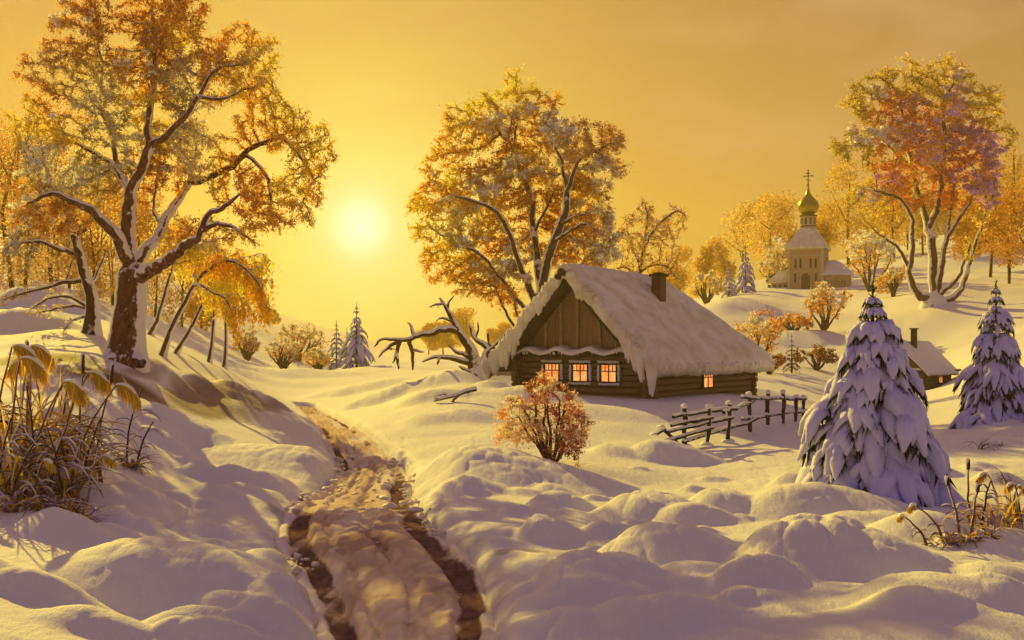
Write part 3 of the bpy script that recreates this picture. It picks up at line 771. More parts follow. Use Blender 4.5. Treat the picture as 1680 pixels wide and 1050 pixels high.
def centre_tree():
    Ls = [([(868,612),(876,540),(884,495),(893,450)], 15, 9),
     ([(893,450),(904,401,-.5),(911,375,-.8),(921,348,-1),(930,309,-1)], 9, 6),
     ([(930,309,-1),(921,266,-1.2),(914,241,-1.3),(904,216,-1.2)], 4.5, 1.5), ([(930,309,-1),(943,287,-1.4),(950,259,-1.6),(975,244,-1.8),(1000,230,-2)], 4.5, 1.5),
     ([(911,390,-.8),(939,373,-1.6),(961,362,-2),(985,378,-2.2)], 4, 1.5), ([(915,366,-.9),(943,344,-1.6),(968,348,-2)], 3.5, 1.5),
     ([(886,480),(874,387,.4),(871,359,.5),(875,330,.6),(868,309,.7)], 8, 4), ([(873,375,.4),(893,341,.3),(907,312,.2)], 3, 1.5),
     ([(868,309,.7),(858,290,.8),(846,259,1),(840,235,1.1),(846,180,1.3),(846,141,1.4)], 4, 1.5), ([(846,259,1),(832,223,.6),(815,205,.4)], 3, 1.4),
     ([(882,500),(846,401,-.8),(821,362,-1.3),(800,337,-1.6),(771,326,-2),(743,312,-2.3)], 7, 1.8),
     ([(876,520),(814,437,-1.2),(793,412,-1.5),(768,401,-1.8),(743,398,-2)], 5, 1.6),
     ([(880,505),(905,470,1),(960,420,1.6),(990,400,1.8)], 5, 1.5),
     ([(868,575),(830,520,-.6),(815,480,-.9),(812,455,-1)], 4, 1.5), ([(866,580),(845,520,-.9),(838,470,-1.2)], 4, 1.5)]
    B = [(848,128,32,32),(800,175,50,35),(760,205,45,45),(885,165,45,40),(850,220,80,55),(960,245,60,55),(1000,255,28,55),(735,255,48,45),(698,318,45,40),(715,360,48,45),(780,320,70,60),(860,290,80,60),
         (950,325,60,55),(990,375,40,42),(725,425,48,42),(790,400,70,60),(820,460,60,35),(905,375,60,50),(965,410,60,45),(775,450,50,38)]
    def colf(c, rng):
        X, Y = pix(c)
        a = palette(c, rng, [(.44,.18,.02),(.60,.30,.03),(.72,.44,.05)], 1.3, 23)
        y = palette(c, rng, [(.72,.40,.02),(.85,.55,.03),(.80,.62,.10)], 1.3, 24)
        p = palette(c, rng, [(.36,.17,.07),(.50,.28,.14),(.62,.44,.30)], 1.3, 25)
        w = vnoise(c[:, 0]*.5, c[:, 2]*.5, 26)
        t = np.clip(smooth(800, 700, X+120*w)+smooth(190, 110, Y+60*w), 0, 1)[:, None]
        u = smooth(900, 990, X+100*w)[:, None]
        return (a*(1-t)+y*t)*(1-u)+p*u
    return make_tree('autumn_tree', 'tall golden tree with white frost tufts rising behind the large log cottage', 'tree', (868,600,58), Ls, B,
        n_att=3000, leaves=115000, leaf=.092, colf=colf, frost_blobs=[(820,200,50,20),(905,195,25,18),(850,175,30,15),(915,215,32,18),(870,265,50,18),(820,285,40,20),(790,300,30,25),(985,285,30,30),(975,265,20,15),(960,335,30,14),(1000,345,18,25),
        (1005,400,35,30),(990,410,25,20),(760,350,35,20),(770,385,40,18),(850,400,20,20),(860,440,40,25),(800,440,30,20),(740,335,25,15),(955,395,20,15)],
        frost_n=24000, frost_size=.14, frost_cols=((.78,.72,.90),(.94,.92,.92),(.95,.92,.84)), seed=8, depth=.85, step=.30, twig=3, bark='frostbark')
def right_tree():
    Ls = [([(1533,499),(1532,490),(1532,482)], 17, 13),
     ([(1532,488),(1505,475,-.5),(1491,433,-1),(1470,401,-1.5),(1456,391,-2)], 7, 2),
     ([(1493,440,-1),(1498,373,-.8),(1488,338,-.8),(1473,317,-1),(1438,310,-1.2)], 5, 1.6),
     ([(1533,484),(1533,447),(1523,391,.4),(1519,351,.6),(1503,312,.8),(1490,267,1),(1483,228,1),(1480,183,1)], 7, 1.8),
     ([(1522,372,.4),(1541,338,0),(1545,287,-.3),(1546,222,-.5),(1546,167,-.5),(1564,134,-.5)], 4.5, 1.5),
     ([(1535,482),(1547,440,-.8),(1551,401,-1.2),(1569,366,-1.6),(1593,327,-2),(1596,300,-2.2)], 6, 1.8),
     ([(1551,400,-1.2),(1554,366,-1.3),(1561,338,-1.5),(1565,300,-1.6)], 3.5, 1.4),
     ([(1536,490),(1561,490,.8),(1586,461,1.2),(1590,419,1.5),(1607,377,1.8),(1618,340,2)], 6, 1.6),
     ([(1538,486),(1561,461,-1.5),(1579,426,-2),(1592,391,-2.4)], 4.5, 1.5),
     ([(1456,391,-2),(1440,380,-2.2),(1420,360,-2.4)], 2, 1), ([(1490,267,1),(1450,235,1.2),(1410,225,1.4)], 2.5, 1)]
    B = [(1480,125,45,32),(1560,118,45,34),(1422,165,52,40),(1590,180,48,45),(1500,190,80,50),(1400,240,48,38),(1460,250,70,48),(1560,250,70,50),(1622,255,36,55),(1440,315,50,35),(1505,305,60,38),(1600,315,50,40),(1530,160,60,40),(1640,225,20,22)]
    def colf(c, rng):
        X, Y = pix(c)
        g = palette(c, rng, [(.42,.30,.03),(.58,.44,.04),(.70,.52,.06)], 2.5, 33)
        o = palette(c, rng, [(.52,.13,.03),(.66,.24,.03),(.74,.40,.06)], 2.5, 34)
        r = np.hypot((X-1515)/125, (Y-255)/130)+.5*vnoise(c[:, 0]*.25, c[:, 2]*.25, 35)
        t = smooth(.62, .95, r)[:, None]
        return o*(1-t)+g*t
    return make_tree('autumn_tree', 'many-stemmed tree with violet frosted crown on the snowy hill beside the church', 'tree', (1533,497,118), Ls, B,
        n_att=2400, leaves=56000, leaf=.19, colf=colf, frost_blobs=[(1480,215,45,25),(1450,225,30,20),(1560,200,40,18),(1535,235,35,20),(1590,225,35,25),(1500,170,30,14),(1570,150,20,30),(1460,295,28,18),(1430,318,25,14),(1600,290,45,22),(1620,320,25,25),
        (1630,250,20,30),(1440,150,25,12),(1520,255,30,14),(1405,215,20,25),(1570,120,14,14)],
        frost_n=26000, frost_size=.25, frost_cols=((.42,.22,.78),(.62,.40,.88),(.80,.64,.82)), seed=12, depth=.85, step=.55, twig=3, bark='frostbark')  # violet of frost in shade, put into the tuft colours
def second_left_tree():
    Ls = [([(150,552),(154,491),(139,451),(125,409),(118,384),(111,351,.3),(107,319,.5),(100,280,.6)], 13, 2),
     ([(120,390),(143,373,-.3),(155,345,-.4),(160,310,-.4)], 5, 1.5),
     ([(128,418),(89,405,-.4),(57,394,-.7),(21,401,-1),(5,415,-1.1)], 4.5, 1.4), ([(140,460),(86,473,-.4),(39,484,-.7),(7,494,-1)], 4.5, 1.4),
     ([(148,505),(96,487,-.3),(68,498,-.5),(50,510,-.6)], 3.5, 1.3), ([(150,508),(100,505,.3),(64,516,.5)], 3.5, 1.3), ([(152,470),(168,430,.2),(179,409,.3)], 3.5, 1.2),
     ([(57,394,-.7),(50,420,-.8),(48,445,-.9)], 2, 1), ([(110,465,-.3),(112,440,-.3),(122,425,-.3)], 2, 1), ([(140,520),(120,530,-.4),(105,545,-.5)], 3, 1.2)]
    B = [(60,330,50,40),(110,300,40,40),(30,390,35,40),(160,320,35,40),(50,440,30,25),(90,410,40,30)]
    return make_tree('bare_tree', 'leaning half bare tree with frosted side boughs left of the thick trunked tree', 'tree', (150,550,36), Ls, B,
        n_att=500, leaves=3200, leaf=.09, cols=[(.24,.12,.04),(.40,.24,.09),(.48,.40,.30)], frost_blobs=[(60,340,50,40),(30,400,40,30)], frost_n=1500, frost_size=.10,
        frost_cols=((.40,.37,.40),(.58,.55,.6)), bark='frostbark', seed=21, depth=.7, step=.2, droop=.3)
def birches():
    D = [((246,546,47), [[(246,546),(264,509),(282,441,.2),(296,400,.3),(300,360,.3)]], 5, [(300,400,28,45),(285,360,30,35)], 'thin slanting birch, rearmost beside the thick trunked tree', 1600),
         ((266,578,39), [[(266,578),(282,534),(304,491),(321,455),(350,426,-.2),(379,419,-.4),(411,441,-.5),(430,470,-.5)], [(319,459),(343,466,-.4),(375,487,-.6),(380,505,-.7)], [(321,455),(310,420,.3),(316,390,.5)]], 6, [(390,415,55,26),(430,450,26,45),(405,485,28,34),(350,410,38,30),(385,520,14,30),(440,490,16,32)], 'arching birch with weeping golden foliage on the bank', 6500),
         ((288,580,41), [[(288,580),(314,534),(332,494),(343,462,.1),(352,425,.2)]], 4.5, [(352,425,30,32),(372,455,24,30)], 'slanting birch under the weeping golden foliage', 2200),
         ((343,590,44), [[(343,590),(350,544),(352,501),(350,450),(346,420)]], 4.2, [(350,440,24,34),(338,410,24,24)], 'upright slim birch, first of the pair at the foot of the bank', 1400),
         ((368,597,45.5), [[(368,597),(371,544),(371,498),(370,437)]], 4.2, [(374,450,24,32),(392,480,20,34)], 'upright slim birch, outermost of the pair at the foot of the bank', 1500)]
    for k, (b, ls, w, bl, lab, nl) in enumerate(D):
        make_tree('birch_tree', lab, 'birch', b, [(l, w*(1 if i == 0 else .5), 1.2) for i, l in enumerate(ls)], bl, n_att=180+nl//14, leaves=nl, leaf=.075,
                  cols=[(.64,.34,.02),(.78,.50,.02),(.84,.62,.06)], bark='birch', seed=40+k, depth=.7, step=.24, droop=.9, hang=1.3, stretch=1.7, group='birches on the bank', twig=2)
def snag():
    Ls = [([(786,609),(778,590),(775,563),(757,541,-.1),(743,516,-.2),(732,495,-.2),(721,478,-.2)], 9, 1.6),
     ([(752,535,-.1),(732,524,-.3),(707,534,-.5),(679,536,-.7),(657,549,-.9),(629,538,-1.1),(614,558,-1.2)], 5, 1.4),
     ([(679,536,-.7),(675,523,-.7),(668,518,-.7)], 2.2, 1), ([(657,549,-.9),(636,559,-.8),(621,576,-.8)], 2.6, 1.1), ([(657,549,-.9),(648,575,-1),(644,585,-1)], 2.6, 1), ([(650,565,-1),(654,595,-1.1)], 2.2, 1),
     ([(672,542,-.7),(680,566,-.6),(677,597,-.6)], 3, 1.1), ([(680,562,-.6),(696,567,-.5)], 1.8, .9),
     ([(776,586),(743,575,-.4),(714,572,-.7),(693,583,-.9)], 4.2, 1.3), ([(720,573,-.6),(717,588,-.7)], 1.8, .9), ([(774,575),(750,566,-.2),(736,556,-.3)], 3, 1.3),
     ([(789,602),(796,574,.2),(804,563,.2),(790,550,.2),(779,545,.3),(771,524,.3)], 6, 1.4), ([(804,563,.2),(821,549,.2),(832,534,.2)], 3, 1.1), ([(806,562,.2),(800,545,.1),(802,532,.1)], 2.2, 1),
     ([(786,604),(765,598,-.3),(753,590,-.4)], 3, 1.4), ([(743,516,-.2),(728,512,-.2),(716,516,-.3)], 2.2, 1), ([(732,495,-.2),(738,482,-.2),(745,474,-.2)], 1.8, .9), ([(726,487,-.2),(712,488,-.2),(704,494,-.2)], 1.8, .9),
     ([(779,545,.3),(786,530,.3),(784,518,.3)], 2, 1)]
    Ls = [(a, b*1.4, c*1.35) for a, b, c in Ls]
    return make_tree('dead_tree', 'bare crooked dead tree with snow along its boughs by the cottage corner', 'tree', (786,607,50), Ls, [(735,500,20,18),(640,560,20,14),(770,530,14,12)],
        n_att=14, leaves=0, bark='snag', seed=51, step=.16, twig=0, depth=.5)
def small_tree():
    Ls = [([(1043,520),(1047,440),(1052,410),(1058,380)], 5, 4), ([(1050,420),(1035,380,.4),(1028,350,.6)], 3, 1.2), ([(1056,390),(1070,360,.2),(1095,335,.3),(1115,325,.4),(1125,340,.4)], 3, 1.1),
          ([(1058,380),(1062,345),(1058,318)], 3, 1.1), ([(1048,430),(1075,415,-.4),(1100,420,-.6),(1112,445,-.7)], 2.5, 1), ([(1047,440),(1025,420,-.3),(1010,425,-.5)], 2.5, 1)]
    return make_tree('bare_tree', 'thin twiggy brown tree behind the cottage roof next to the chimney', 'tree', (1043,565,82), Ls, [(1060,335,34,28),(1105,350,26,36),(1030,370,28,36),(1090,410,34,40),(1030,425,34,30),(1065,380,40,36)],
        n_att=800, leaves=5200, leaf=.12, cols=[(.36,.15,.03),(.52,.27,.05),(.66,.42,.08)], bark='bark', seed=61, step=.36, droop=.5, depth=.8)
def shrub(name, label, base, w, h, n, leaves, cols, leaf, stems=7, frost=0, frost_cols=((.8,.76,.76),(.9,.86,.82)), seed=1, group=None, bark='twigbark', blobs=None, domes=None, cat='shrub', step=None, stemw=2.2, twig=2, lean=0):
    """a many-stemmed shrub: px base, half width and height in px"""
    rng = np.random.default_rng(seed); px, py, Y = base; s = Y/F
    Ls = []
    for k in range(stems):
        a = (k+.5)/stems*2-1+rng.normal(0, .08); d = rng.uniform(-1, 1)*w*s*.5
        p = [(px+a*w*.06, py+1, 0), (px+a*w*.25, py-h*.18, d*.3), (px+a*w*.48+rng.normal(0, w*.05), py-h*(.42-.1*abs(a)), d*.7), (px+a*w*.72+rng.normal(0, w*.06)+lean, py-h*(.72-.22*abs(a)), d)]
        Ls.append((p, stemw*rng.uniform(.8, 1.2), stemw*.4))
    if blobs is None:
        blobs = [(px+math.cos(t)*w*.62+lean, py-h*(.52+.28*math.sin(t)), w*.42, h*.26) for t in np.linspace(-.1, math.pi+.1, 6)]+[(px+lean, py-h*.62, w*.5, h*.3)]
    fb = [(b[0], b[1]-b[3]*.45, b[2]*.8, b[3]*.55) for b in blobs]
    return make_tree(name, label, cat, base, Ls, blobs, n_att=n, leaves=leaves, leaf=leaf, cols=cols, frost_blobs=fb, frost_n=frost, frost_size=leaf*1.05, frost_cols=frost_cols, bark=bark,
        seed=seed, step=step or max(h/13, 3)*s, depth=1.0, tip=.4*s if h > 60 else .3*s, group=group, twig=twig, rad=None, root=False)
def shrubs():
    shrub('red_shrub', 'red brown frosted shrub standing alone on the mound in front of the cottage', (905,772,24.8), 82, 150, 900, 9500, [(.34,.08,.045),(.48,.17,.09),(.60,.30,.16),(.66,.44,.28)], .042, 11, 4600, ((.62,.48,.34),(.78,.66,.5)), seed=71,
          blobs=[(885,652,36,28),(850,695,40,34),(828,725,28,26),(915,675,40,38),(945,705,26,40),(930,735,34,24),(880,715,40,30),(950,735,20,22),(895,640,20,18)], stemw=3.4)
    hill = [('shrub', 'tall orange frosted shrub at the hip end of the cottage roof', (1242,602,80), 38, 98, 11, [(.46,.17,.02),(.62,.30,.03),(.72,.45,.08)], 700),
            ('shrub', 'small brown shrub beside the dark little spruce on the slope', (1340,598,84), 28, 42, 12, [(.18,.07,.03),(.30,.13,.05)], 60),
            ('shrub', 'low orange shrub with white tips, first of the row below the church', (1300,545,116), 26, 36, 13, [(.52,.22,.04),(.66,.38,.1)], 500),
            ('shrub', 'round orange shrub with white tips directly below the church door', (1352,548,113), 38, 76, 14, [(.46,.17,.03),(.62,.32,.08)], 900),
            ('shrub', 'low twiggy shrub at the foot of the orange shrub by the cottage eave', (1262,607,76), 26, 34, 15, [(.28,.11,.05),(.44,.2,.08)], 120),
            ('frosted_shrub', 'white and gold frosted bush between the church and the violet tree', (1428,462,150), 48, 100, 16, [(.62,.36,.06),(.74,.52,.16)], 2200),
            ('frosted_shrub', 'pale frosted bush close behind the church porch', (1281,468,182), 22, 76, 17, [(.55,.42,.28),(.68,.56,.40)], 800),
            ('frosted_shrub', 'low pale frosted bush left of the church porch', (1262,476,178), 22, 44, 18, [(.55,.42,.28),(.68,.56,.40)], 500),
            ('frosted_shrub', 'yellow frosted bush left of the two hilltop spruces', (1160,486,150), 26, 55, 19, [(.58,.40,.08),(.7,.52,.2)], 500),
            ('frosted_shrub', 'frosted bush with drooping twigs at the left foot of the violet tree', (1466,478,135), 16, 50, 20, [(.52,.30,.08),(.66,.46,.2)], 500)]
    for nm, lab, b, w, h, sd, cols, fr in hill:
        shrub(nm, lab, b, w, h, 420, 2600, cols, b[2]/F*2.7, 7, fr*2, seed=100+sd, group='shrubs on the church hill')
    far = [('rounded snow topped bush on the far meadow, nearest of its group', (465,602,88), 34, 54, 1), ('wide hazy snow topped bush behind the rounded one on the meadow', (490,585,125), 52, 62, 2), ('small reddish bush touching the far spruces', (522,592,96), 24, 38, 3),
           ('hazy frosted bush right under the weeping birch', (405,592,95), 26, 52, 4)]
    for lab, b, w, h, sd in far:
        shrub('meadow_bush', lab, b, w, h, 420, 1900, [(.42,.20,.10),(.58,.34,.16),(.66,.46,.26)], b[2]/F*2.4, 12, 2200, ((.78,.68,.50),(.9,.84,.68)), seed=130+sd, group='bushes on the far meadow')

def make_spruce(name, label, base, hpx, wpx, tiers, seed, snow=1.0, per=9, lump=1.0, needles=1.0, group=None, top_bare=.0, cols=((.012,.016,.012),(.035,.04,.022)), fast=False, droop=.75, bwk=.21, fing=(2, 4)):
    rng = np.random.default_rng(seed); px, py, Y = base; g = G(px, Y); s = Y/F
    H = hpx*s; R = wpx*s; t = thing(name, label, 'spruce', g, group=group)
    b = MB(); b.tube([(0, 0, -.1), (0, 0, H*.5), (0, 0, H*.99)], [H*.022, H*.014, H*.003], 7); b.build('trunk', M['darkwood'], t)
    sn = MB(); nd = MB(); ncol = np.array(cols)
    def needle_row(pts, wid, dens, ln):
        n = max(4, int(dens)); i = rng.uniform(0, len(pts)-1.001, n); k = i.astype(int); f = (i-k)[:, None]
        c = pts[k]*(1-f)+pts[k+1]*f; d = pts[k+1]-pts[k]; d /= np.linalg.norm(d, axis=1)[:, None]+1e-9
        sd = np.stack([-d[:, 1], d[:, 0], 0*d[:, 0]], 1); sg = rng.uniform(-1, 1, (n, 1)); ww = np.interp(i, np.arange(len(pts)), wid)[:, None]
        a = c+sd*sg*ww*.95; a[:, 2] -= .15*ww[:, 0]
        dr = d*.7+sd*sg*.9+np.array([0, 0, -.65])+rng.normal(0, .22, (n, 3)); dr /= np.linalg.norm(dr, axis=1)[:, None]
        L = ln*rng.uniform(.6, 1.4, (n, 1)); pr = np.cross(dr, rng.normal(0, 1, (n, 3))); pr /= np.linalg.norm(pr, axis=1)[:, None]
        v = np.stack([a-pr*L*.13, a+pr*L*.13, a+dr*L], 1).reshape(-1, 3)
        cc = ncol[0]+(ncol[1]-ncol[0])*rng.uniform(0, 1, (n, 1))
        nd.add(v, np.arange(n*3).reshape(-1, 3), np.repeat(cc, 3, 0))
    for ti in range(tiers):
        q = (ti+.5)/tiers; q = q**.92
        z = H*(.06+.90*q)+rng.normal(0, H*.008); rad = R*(1-q*.97)**.85*(1+.10*rng.normal())
        n = max(4, int(per*(1-q*.55)+.5)); a0 = rng.uniform(0, 6.28)
        for k in range(n):
            az = a0+k*2*math.pi/n+rng.normal(0, .16); L = rad*rng.uniform(.82, 1.14)
            if L < .02*H: continue
            dz0 = L*rng.uniform(.0, .16); fall = L*droop*rng.uniform(.75, 1.2)
            m = 7; u = np.linspace(0.05, 1, m); d2 = np.array([math.cos(az), math.sin(az)]); cv = rng.normal(0, .10)
            sd2 = np.array([-d2[1], d2[0]])
            pts = np.stack([d2[0]*L*u+sd2[0]*L*cv*u*u, d2[1]*L*u+sd2[1]*L*cv*u*u, z+dz0*np.sin(u*2.2)-fall*u**2.1], 1)
            bw = bwk*L*(1.15-.35*(1-q)) if q < .8 else .22*L
            prof = np.array([.45, .8, 1.0, 1.05, .95, .72, .2])*bw*rng.uniform(.85, 1.15)
            needle_row(pts, prof*1.12, needles*(60 if not fast else 16)*(.4+L/R), .17*L+.02*H)
            th = .74*snow
            if snow > 0:
                lobes = [(pts, prof)]
                if not fast:
                    for e in range(rng.integers(*fing)):   # side fingers
                        j = rng.integers(2, 5); sg = 1 if e % 2 else -1
                        dd = d2*.75+sd2*sg*rng.uniform(.5, .95); fl = L*rng.uniform(.26, .46); uu = np.linspace(0, 1, 5)
                        fp = pts[j][None]+np.stack([dd[0]*fl*uu, dd[1]*fl*uu, -fl*(.25*uu+.75*uu**2)], 1)
                        lobes.append((fp, np.array([.55, .85, .95, .75, .2])*bw*.74)); needle_row(fp, np.array([.6, .8, .8, .6, .3])*bw*.7, needles*22*(.4+L/R), .14*L+.015*H)
                for lp, pr in lobes:
                    m2 = len(lp); sides = 9 if not fast else 6
                    tv = np.gradient(lp, axis=0); tv /= np.linalg.norm(tv, axis=1)[:, None]
                    sdv = np.cross(tv, [0, 0, 1]); sdv /= np.linalg.norm(sdv, axis=1)[:, None]+1e-9; upv = np.cross(sdv, tv)
                    ang = np.arange(sides)*2*math.pi/sides
                    ca, sa = np.cos(ang), np.sin(ang); sa = np.where(sa > 0, sa*th*1.25, sa*.28)
                    ph = rng.uniform(0, 6.28, 3)
                    wob = 1+lump*.16*np.sin(np.arange(m2)[:, None]*2.1+ang[None]*2+ph[0])+lump*.10*np.sin(np.arange(m2)[:, None]*3.7-ang[None]*3+ph[1])+rng.normal(0, .05, (m2, sides))
                    ring = lp[:, None]+(sdv[:, None]*ca[None, :, None]+upv[:, None]*sa[None, :, None])*(pr[:, None]*wob)[..., None]+upv[:, None]*(pr*.12)[:, None, None]
                    i = np.arange(m2-1)[:, None]*sides; j = np.arange(sides)[None]; kk = (j+1) % sides
                    f = np.stack([i+kk, i+j, i+sides+j, i+sides+kk], -1).reshape(-1, 4)
                    sn.add(ring.reshape(-1, 3), f)
                    tipv = np.vstack([ring[-1], lp[-1:]+tv[-1]*pr[-2]*.25]); sn.add(tipv, np.array([[(x+1) % sides, x, sides] for x in range(sides)]))
    # bare leader
    needle_row(np.array([[0, 0, H*.86], [0, 0, H*.93], [0, 0, H*1.0]]), np.array([.03, .02, .005])*H*.6, 60*needles if not fast else 14, .03*H)
    nd.build('needles', M['needle'], t)
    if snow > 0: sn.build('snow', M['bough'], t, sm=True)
    return t
def spruces():
    make_spruce('spruce', 'large snow laden spruce in front of the wooden fence end', (1432,822,21), 352, 150, 13, 5, 1.0, 15, droop=.74, bwk=.18, fing=(3, 6), needles=.6, lump=1.3, group='snowy spruces')
    make_spruce('spruce', 'snow laden spruce on the slope right of the small hut', (1634,696,37.5), 224, 74, 13, 9, .95, 13, bwk=.16, fing=(2, 5), needles=.6, lump=1.3, group='snowy spruces', top_bare=.1)
    make_spruce('spruce', 'small dark spruce with little snow on the slope beyond the cottage', (1299,604,80), 66, 20, 8, 13, .0, 9, fast=True, group='snowy spruces')
    make_spruce('spruce', 'pointed frosted spruce on the far meadow, tallest of three', (585,604,88), 108, 32, 12, 15, .5, 8, fast=True, group='spruces on the far meadow', cols=((.05,.05,.03),(.11,.10,.05)))
    make_spruce('spruce', 'greyish spruce on the far meadow at the bushes side of the trio', (552,597,98), 82, 22, 9, 16, .12, 8, fast=True, group='spruces on the far meadow', cols=((.06,.055,.03),(.11,.10,.055)))
    make_spruce('spruce', 'small half hidden spruce in the middle of the far trio', (569,598,104), 70, 18, 8, 17, .12, 8, fast=True, group='spruces on the far meadow', cols=((.06,.055,.03),(.11,.10,.055)))
    make_spruce('spruce', 'taller of the two pale spruces on the hilltop near the church', (1223,480,165), 80, 22, 9, 18, .9, 8, fast=True, group='hilltop spruces', cols=((.10,.09,.05),(.16,.14,.08)))
    make_spruce('spruce', 'shorter of the two pale spruces on the hilltop near the church', (1196,482,162), 58, 15, 8, 19, .9, 7, fast=True, group='hilltop spruces', cols=((.10,.09,.05),(.16,.14,.08)))
def woods(name, spots, seed, cols, hpx, wpx, low=.28):
    """a far wood: one mass of crowns and thin stems"""
    rng = np.random.default_rng(seed); q = MB(); b = MB(); s0 = None
    for px, Y, k in spots:
        g = G(px, Y); s = Y/F; H = hpx*s*k; W = wpx*s*k
        b.tube([(g[0], g[1], g[2]-.3), (g[0]+rng.normal(0, .3), g[1], g[2]+H*.45), (g[0]+rng.normal(0, .5), g[1], g[2]+H*.85)], [W*.05, W*.035, W*.01], 5, c=(.12, .06, .03))
        for e in range(9):
            a = rng.uniform(0, 6.28); z0 = g[2]+H*rng.uniform(.25, .6); z1 = z0+H*rng.uniform(.15, .35); rr = W*rng.uniform(.4, .9)
            b.tube([(g[0], g[1], z0), (g[0]+math.cos(a)*rr*.5, g[1]+math.sin(a)*rr*.5, (z0+z1)/2-.1*H*.1), (g[0]+math.cos(a)*rr, g[1]+math.sin(a)*rr, z1)], [W*.022, W*.014, W*.005], 3, c=(.12, .06, .03))
        nb = 16
        for e in range(nb):
            th = rng.uniform(0, 6.28); rr = W*.75*math.sqrt(rng.uniform(0, 1)); zc = g[2]+H*rng.uniform(low, .88); rr *= 1.15-.55*((zc-g[2])/H)
            n = 210; d = rng.normal(0, 1, (n, 3)); d /= np.linalg.norm(d, axis=1)[:, None]; d *= rng.uniform(.2, 1, (n, 1))**.5
            c = np.array([g[0]+math.cos(th)*rr, g[1]+math.sin(th)*rr, zc])+d*np.array([W*.42, W*.42, H*.14])
            q.add(*quads(c, 3.6*s*rng.uniform(.6, 1.4, n), rng, palette(c, rng, cols, 6*s*12, seed)))
    v = np.vstack(q.v); 
    for vv, ff, cc in zip(b.v, b.f, b.c): q.v.append(vv); q.f.append(ff+q.n); q.c.append(cc); q.n += len(vv)
    return tag(q.build(name, M['leaf']), kind='stuff')
def all_woods():
    rng = np.random.default_rng(4)
    sp = [(x+rng.normal(0, 8), 235+rng.normal(0, 22), rng.uniform(.75, 1.25)*k) for x, k in [(1120,.7),(1150,.75),(1090,.65),(1180,.8),(1215,.95),(1245,1.05),(1270,1.15),(1300,1.0),(1330,.9),(1365,1.1),(1395,1.25),(1425,1.15),(1460,1.2),(1490,1.1),(1520,1.1),(1555,1.05),(1590,1.0),(1625,1.05),(1660,1.15),(1700,1.2),(1740,1.2),(1800,1.3),(1860,1.2)]]
    woods('distant_woods', sp, 5, [(.50,.32,.07),(.58,.40,.11),(.60,.46,.18)], 118, 42)
    sp = [(1625,150,1.2),(1655,140,1.4),(1690,135,1.4),(1740,130,1.3),(1590,170,.9),(1710,160,1.3)]
    woods('distant_woods', sp, 6, [(.40,.20,.04),(.50,.28,.06)], 120, 46)
    sp = [(x+rng.normal(0, 6), Y+rng.normal(0, 5), rng.uniform(.8, 1.2)*k) for x, Y, k in [(-60,62,1.5),(-20,66,1.4),(15,72,1.3),(50,74,1.2),(85,78,1.15),(120,80,1.05),(155,82,.95),(190,86,.95),(225,90,.9),(260,95,.8),(295,100,.7),(330,108,.6),(30,95,1.3),(90,100,1.2),(-110,70,1.5),(160,105,1.1),(-30,100,1.4),(230,112,.9)]]
    woods('distant_woods', sp, 7, [(.36,.17,.04),(.44,.23,.06),(.50,.32,.13)], 210, 66, .06)
    sp = [(x+rng.normal(0, 5), 330+rng.normal(0, 20), rng.uniform(.7, 1.2)*k) for x, k in [(330,1.1),(365,1.0),(400,.9),(440,.6),(700,.6),(740,.7),(770,.9),(820,.9),(960,1.0),(1000,1.1),(1040,1.1),(1080,1.1)]]
    woods('distant_woods', sp, 8, [(.46,.26,.05),(.58,.38,.08)], 75, 34)
# ------------------------------------------------------------------ the log cottage (its own axes: x along the front wall to the near corner at 0, y into the house)
def log_row(b, p, q, r, rng, sides=10, n=7):
    p = np.asarray(p, float); q = np.asarray(q, float); t = np.linspace(0, 1, n)[:, None]
    pts = p*(1-t)+q*t; pts[:, 2] += rng.normal(0, .008, n)
    b.tube(pts, r*(1+rng.normal(0, .03, n)), sides)
def window(parent, M3, w, h, frost, glow='lit'):
    """frame, panes and crossbars of one window; M3 maps (across, up, out) to house axes"""
    def mb(): return MB()
    def bx(b, a, c, M3=M3):
        v = []
        b.box(a, c); v = b.v[-1]; b.v[-1] = np.array([M3(*q) for q in v])
    f = mb(); k = .07
    bx(f, (-w/2-k, -h/2-k, 0), (w/2+k, -h/2, .10)); bx(f, (-w/2-k, h/2, 0), (w/2+k, h/2+k, .10)); bx(f, (-w/2-k, -h/2, 0), (-w/2, h/2, .10)); bx(f, (w/2, -h/2, 0), (w/2+k, h/2, .10))
    fr = f.build('window', M['darkwood'], parent)
    g = mb(); bx(g, (-w/2, -h/2, .015), (w/2, h/2, .04)); g.build('pane', M[glow], fr)
    s = mb(); c = .022
    for u in (-w/6, w/6): 
        pass
    bx(s, (-c, -h/2, .04), (c, h/2, .07)); bx(s, (-w/2, h*.12-c, .04), (-c, h*.12+c, .07)); bx(s, (c, h*.12-c, .04), (w/2, h*.12+c, .07))
    for u in (-.25*w, .25*w): bx(s, (u-c*.6, h*.12+c, .04), (u+c*.6, h/2, .062))
    s.build('sash', M['sash'], fr)
    if frost:
        fs = mb(); rng = np.random.default_rng(int(w*1000+h*77+M3(0, 0, 0)[0]*10))
        for e in range(34):
            t = e/34*4; a = (t % 1)-.5
            x, y = ((a*(w+.3), h/2+.13) if t < 1 else (w/2+.13, -a*h) if t < 2 else (-a*(w+.2), -h/2-.10) if t < 3 else (-w/2-.13, a*h))
            fs.blob(M3(x, y, .05), (.075, .075, .075), e, .3)
        fs.build('frost', M['snow'], fr, sm=True)
    return fr
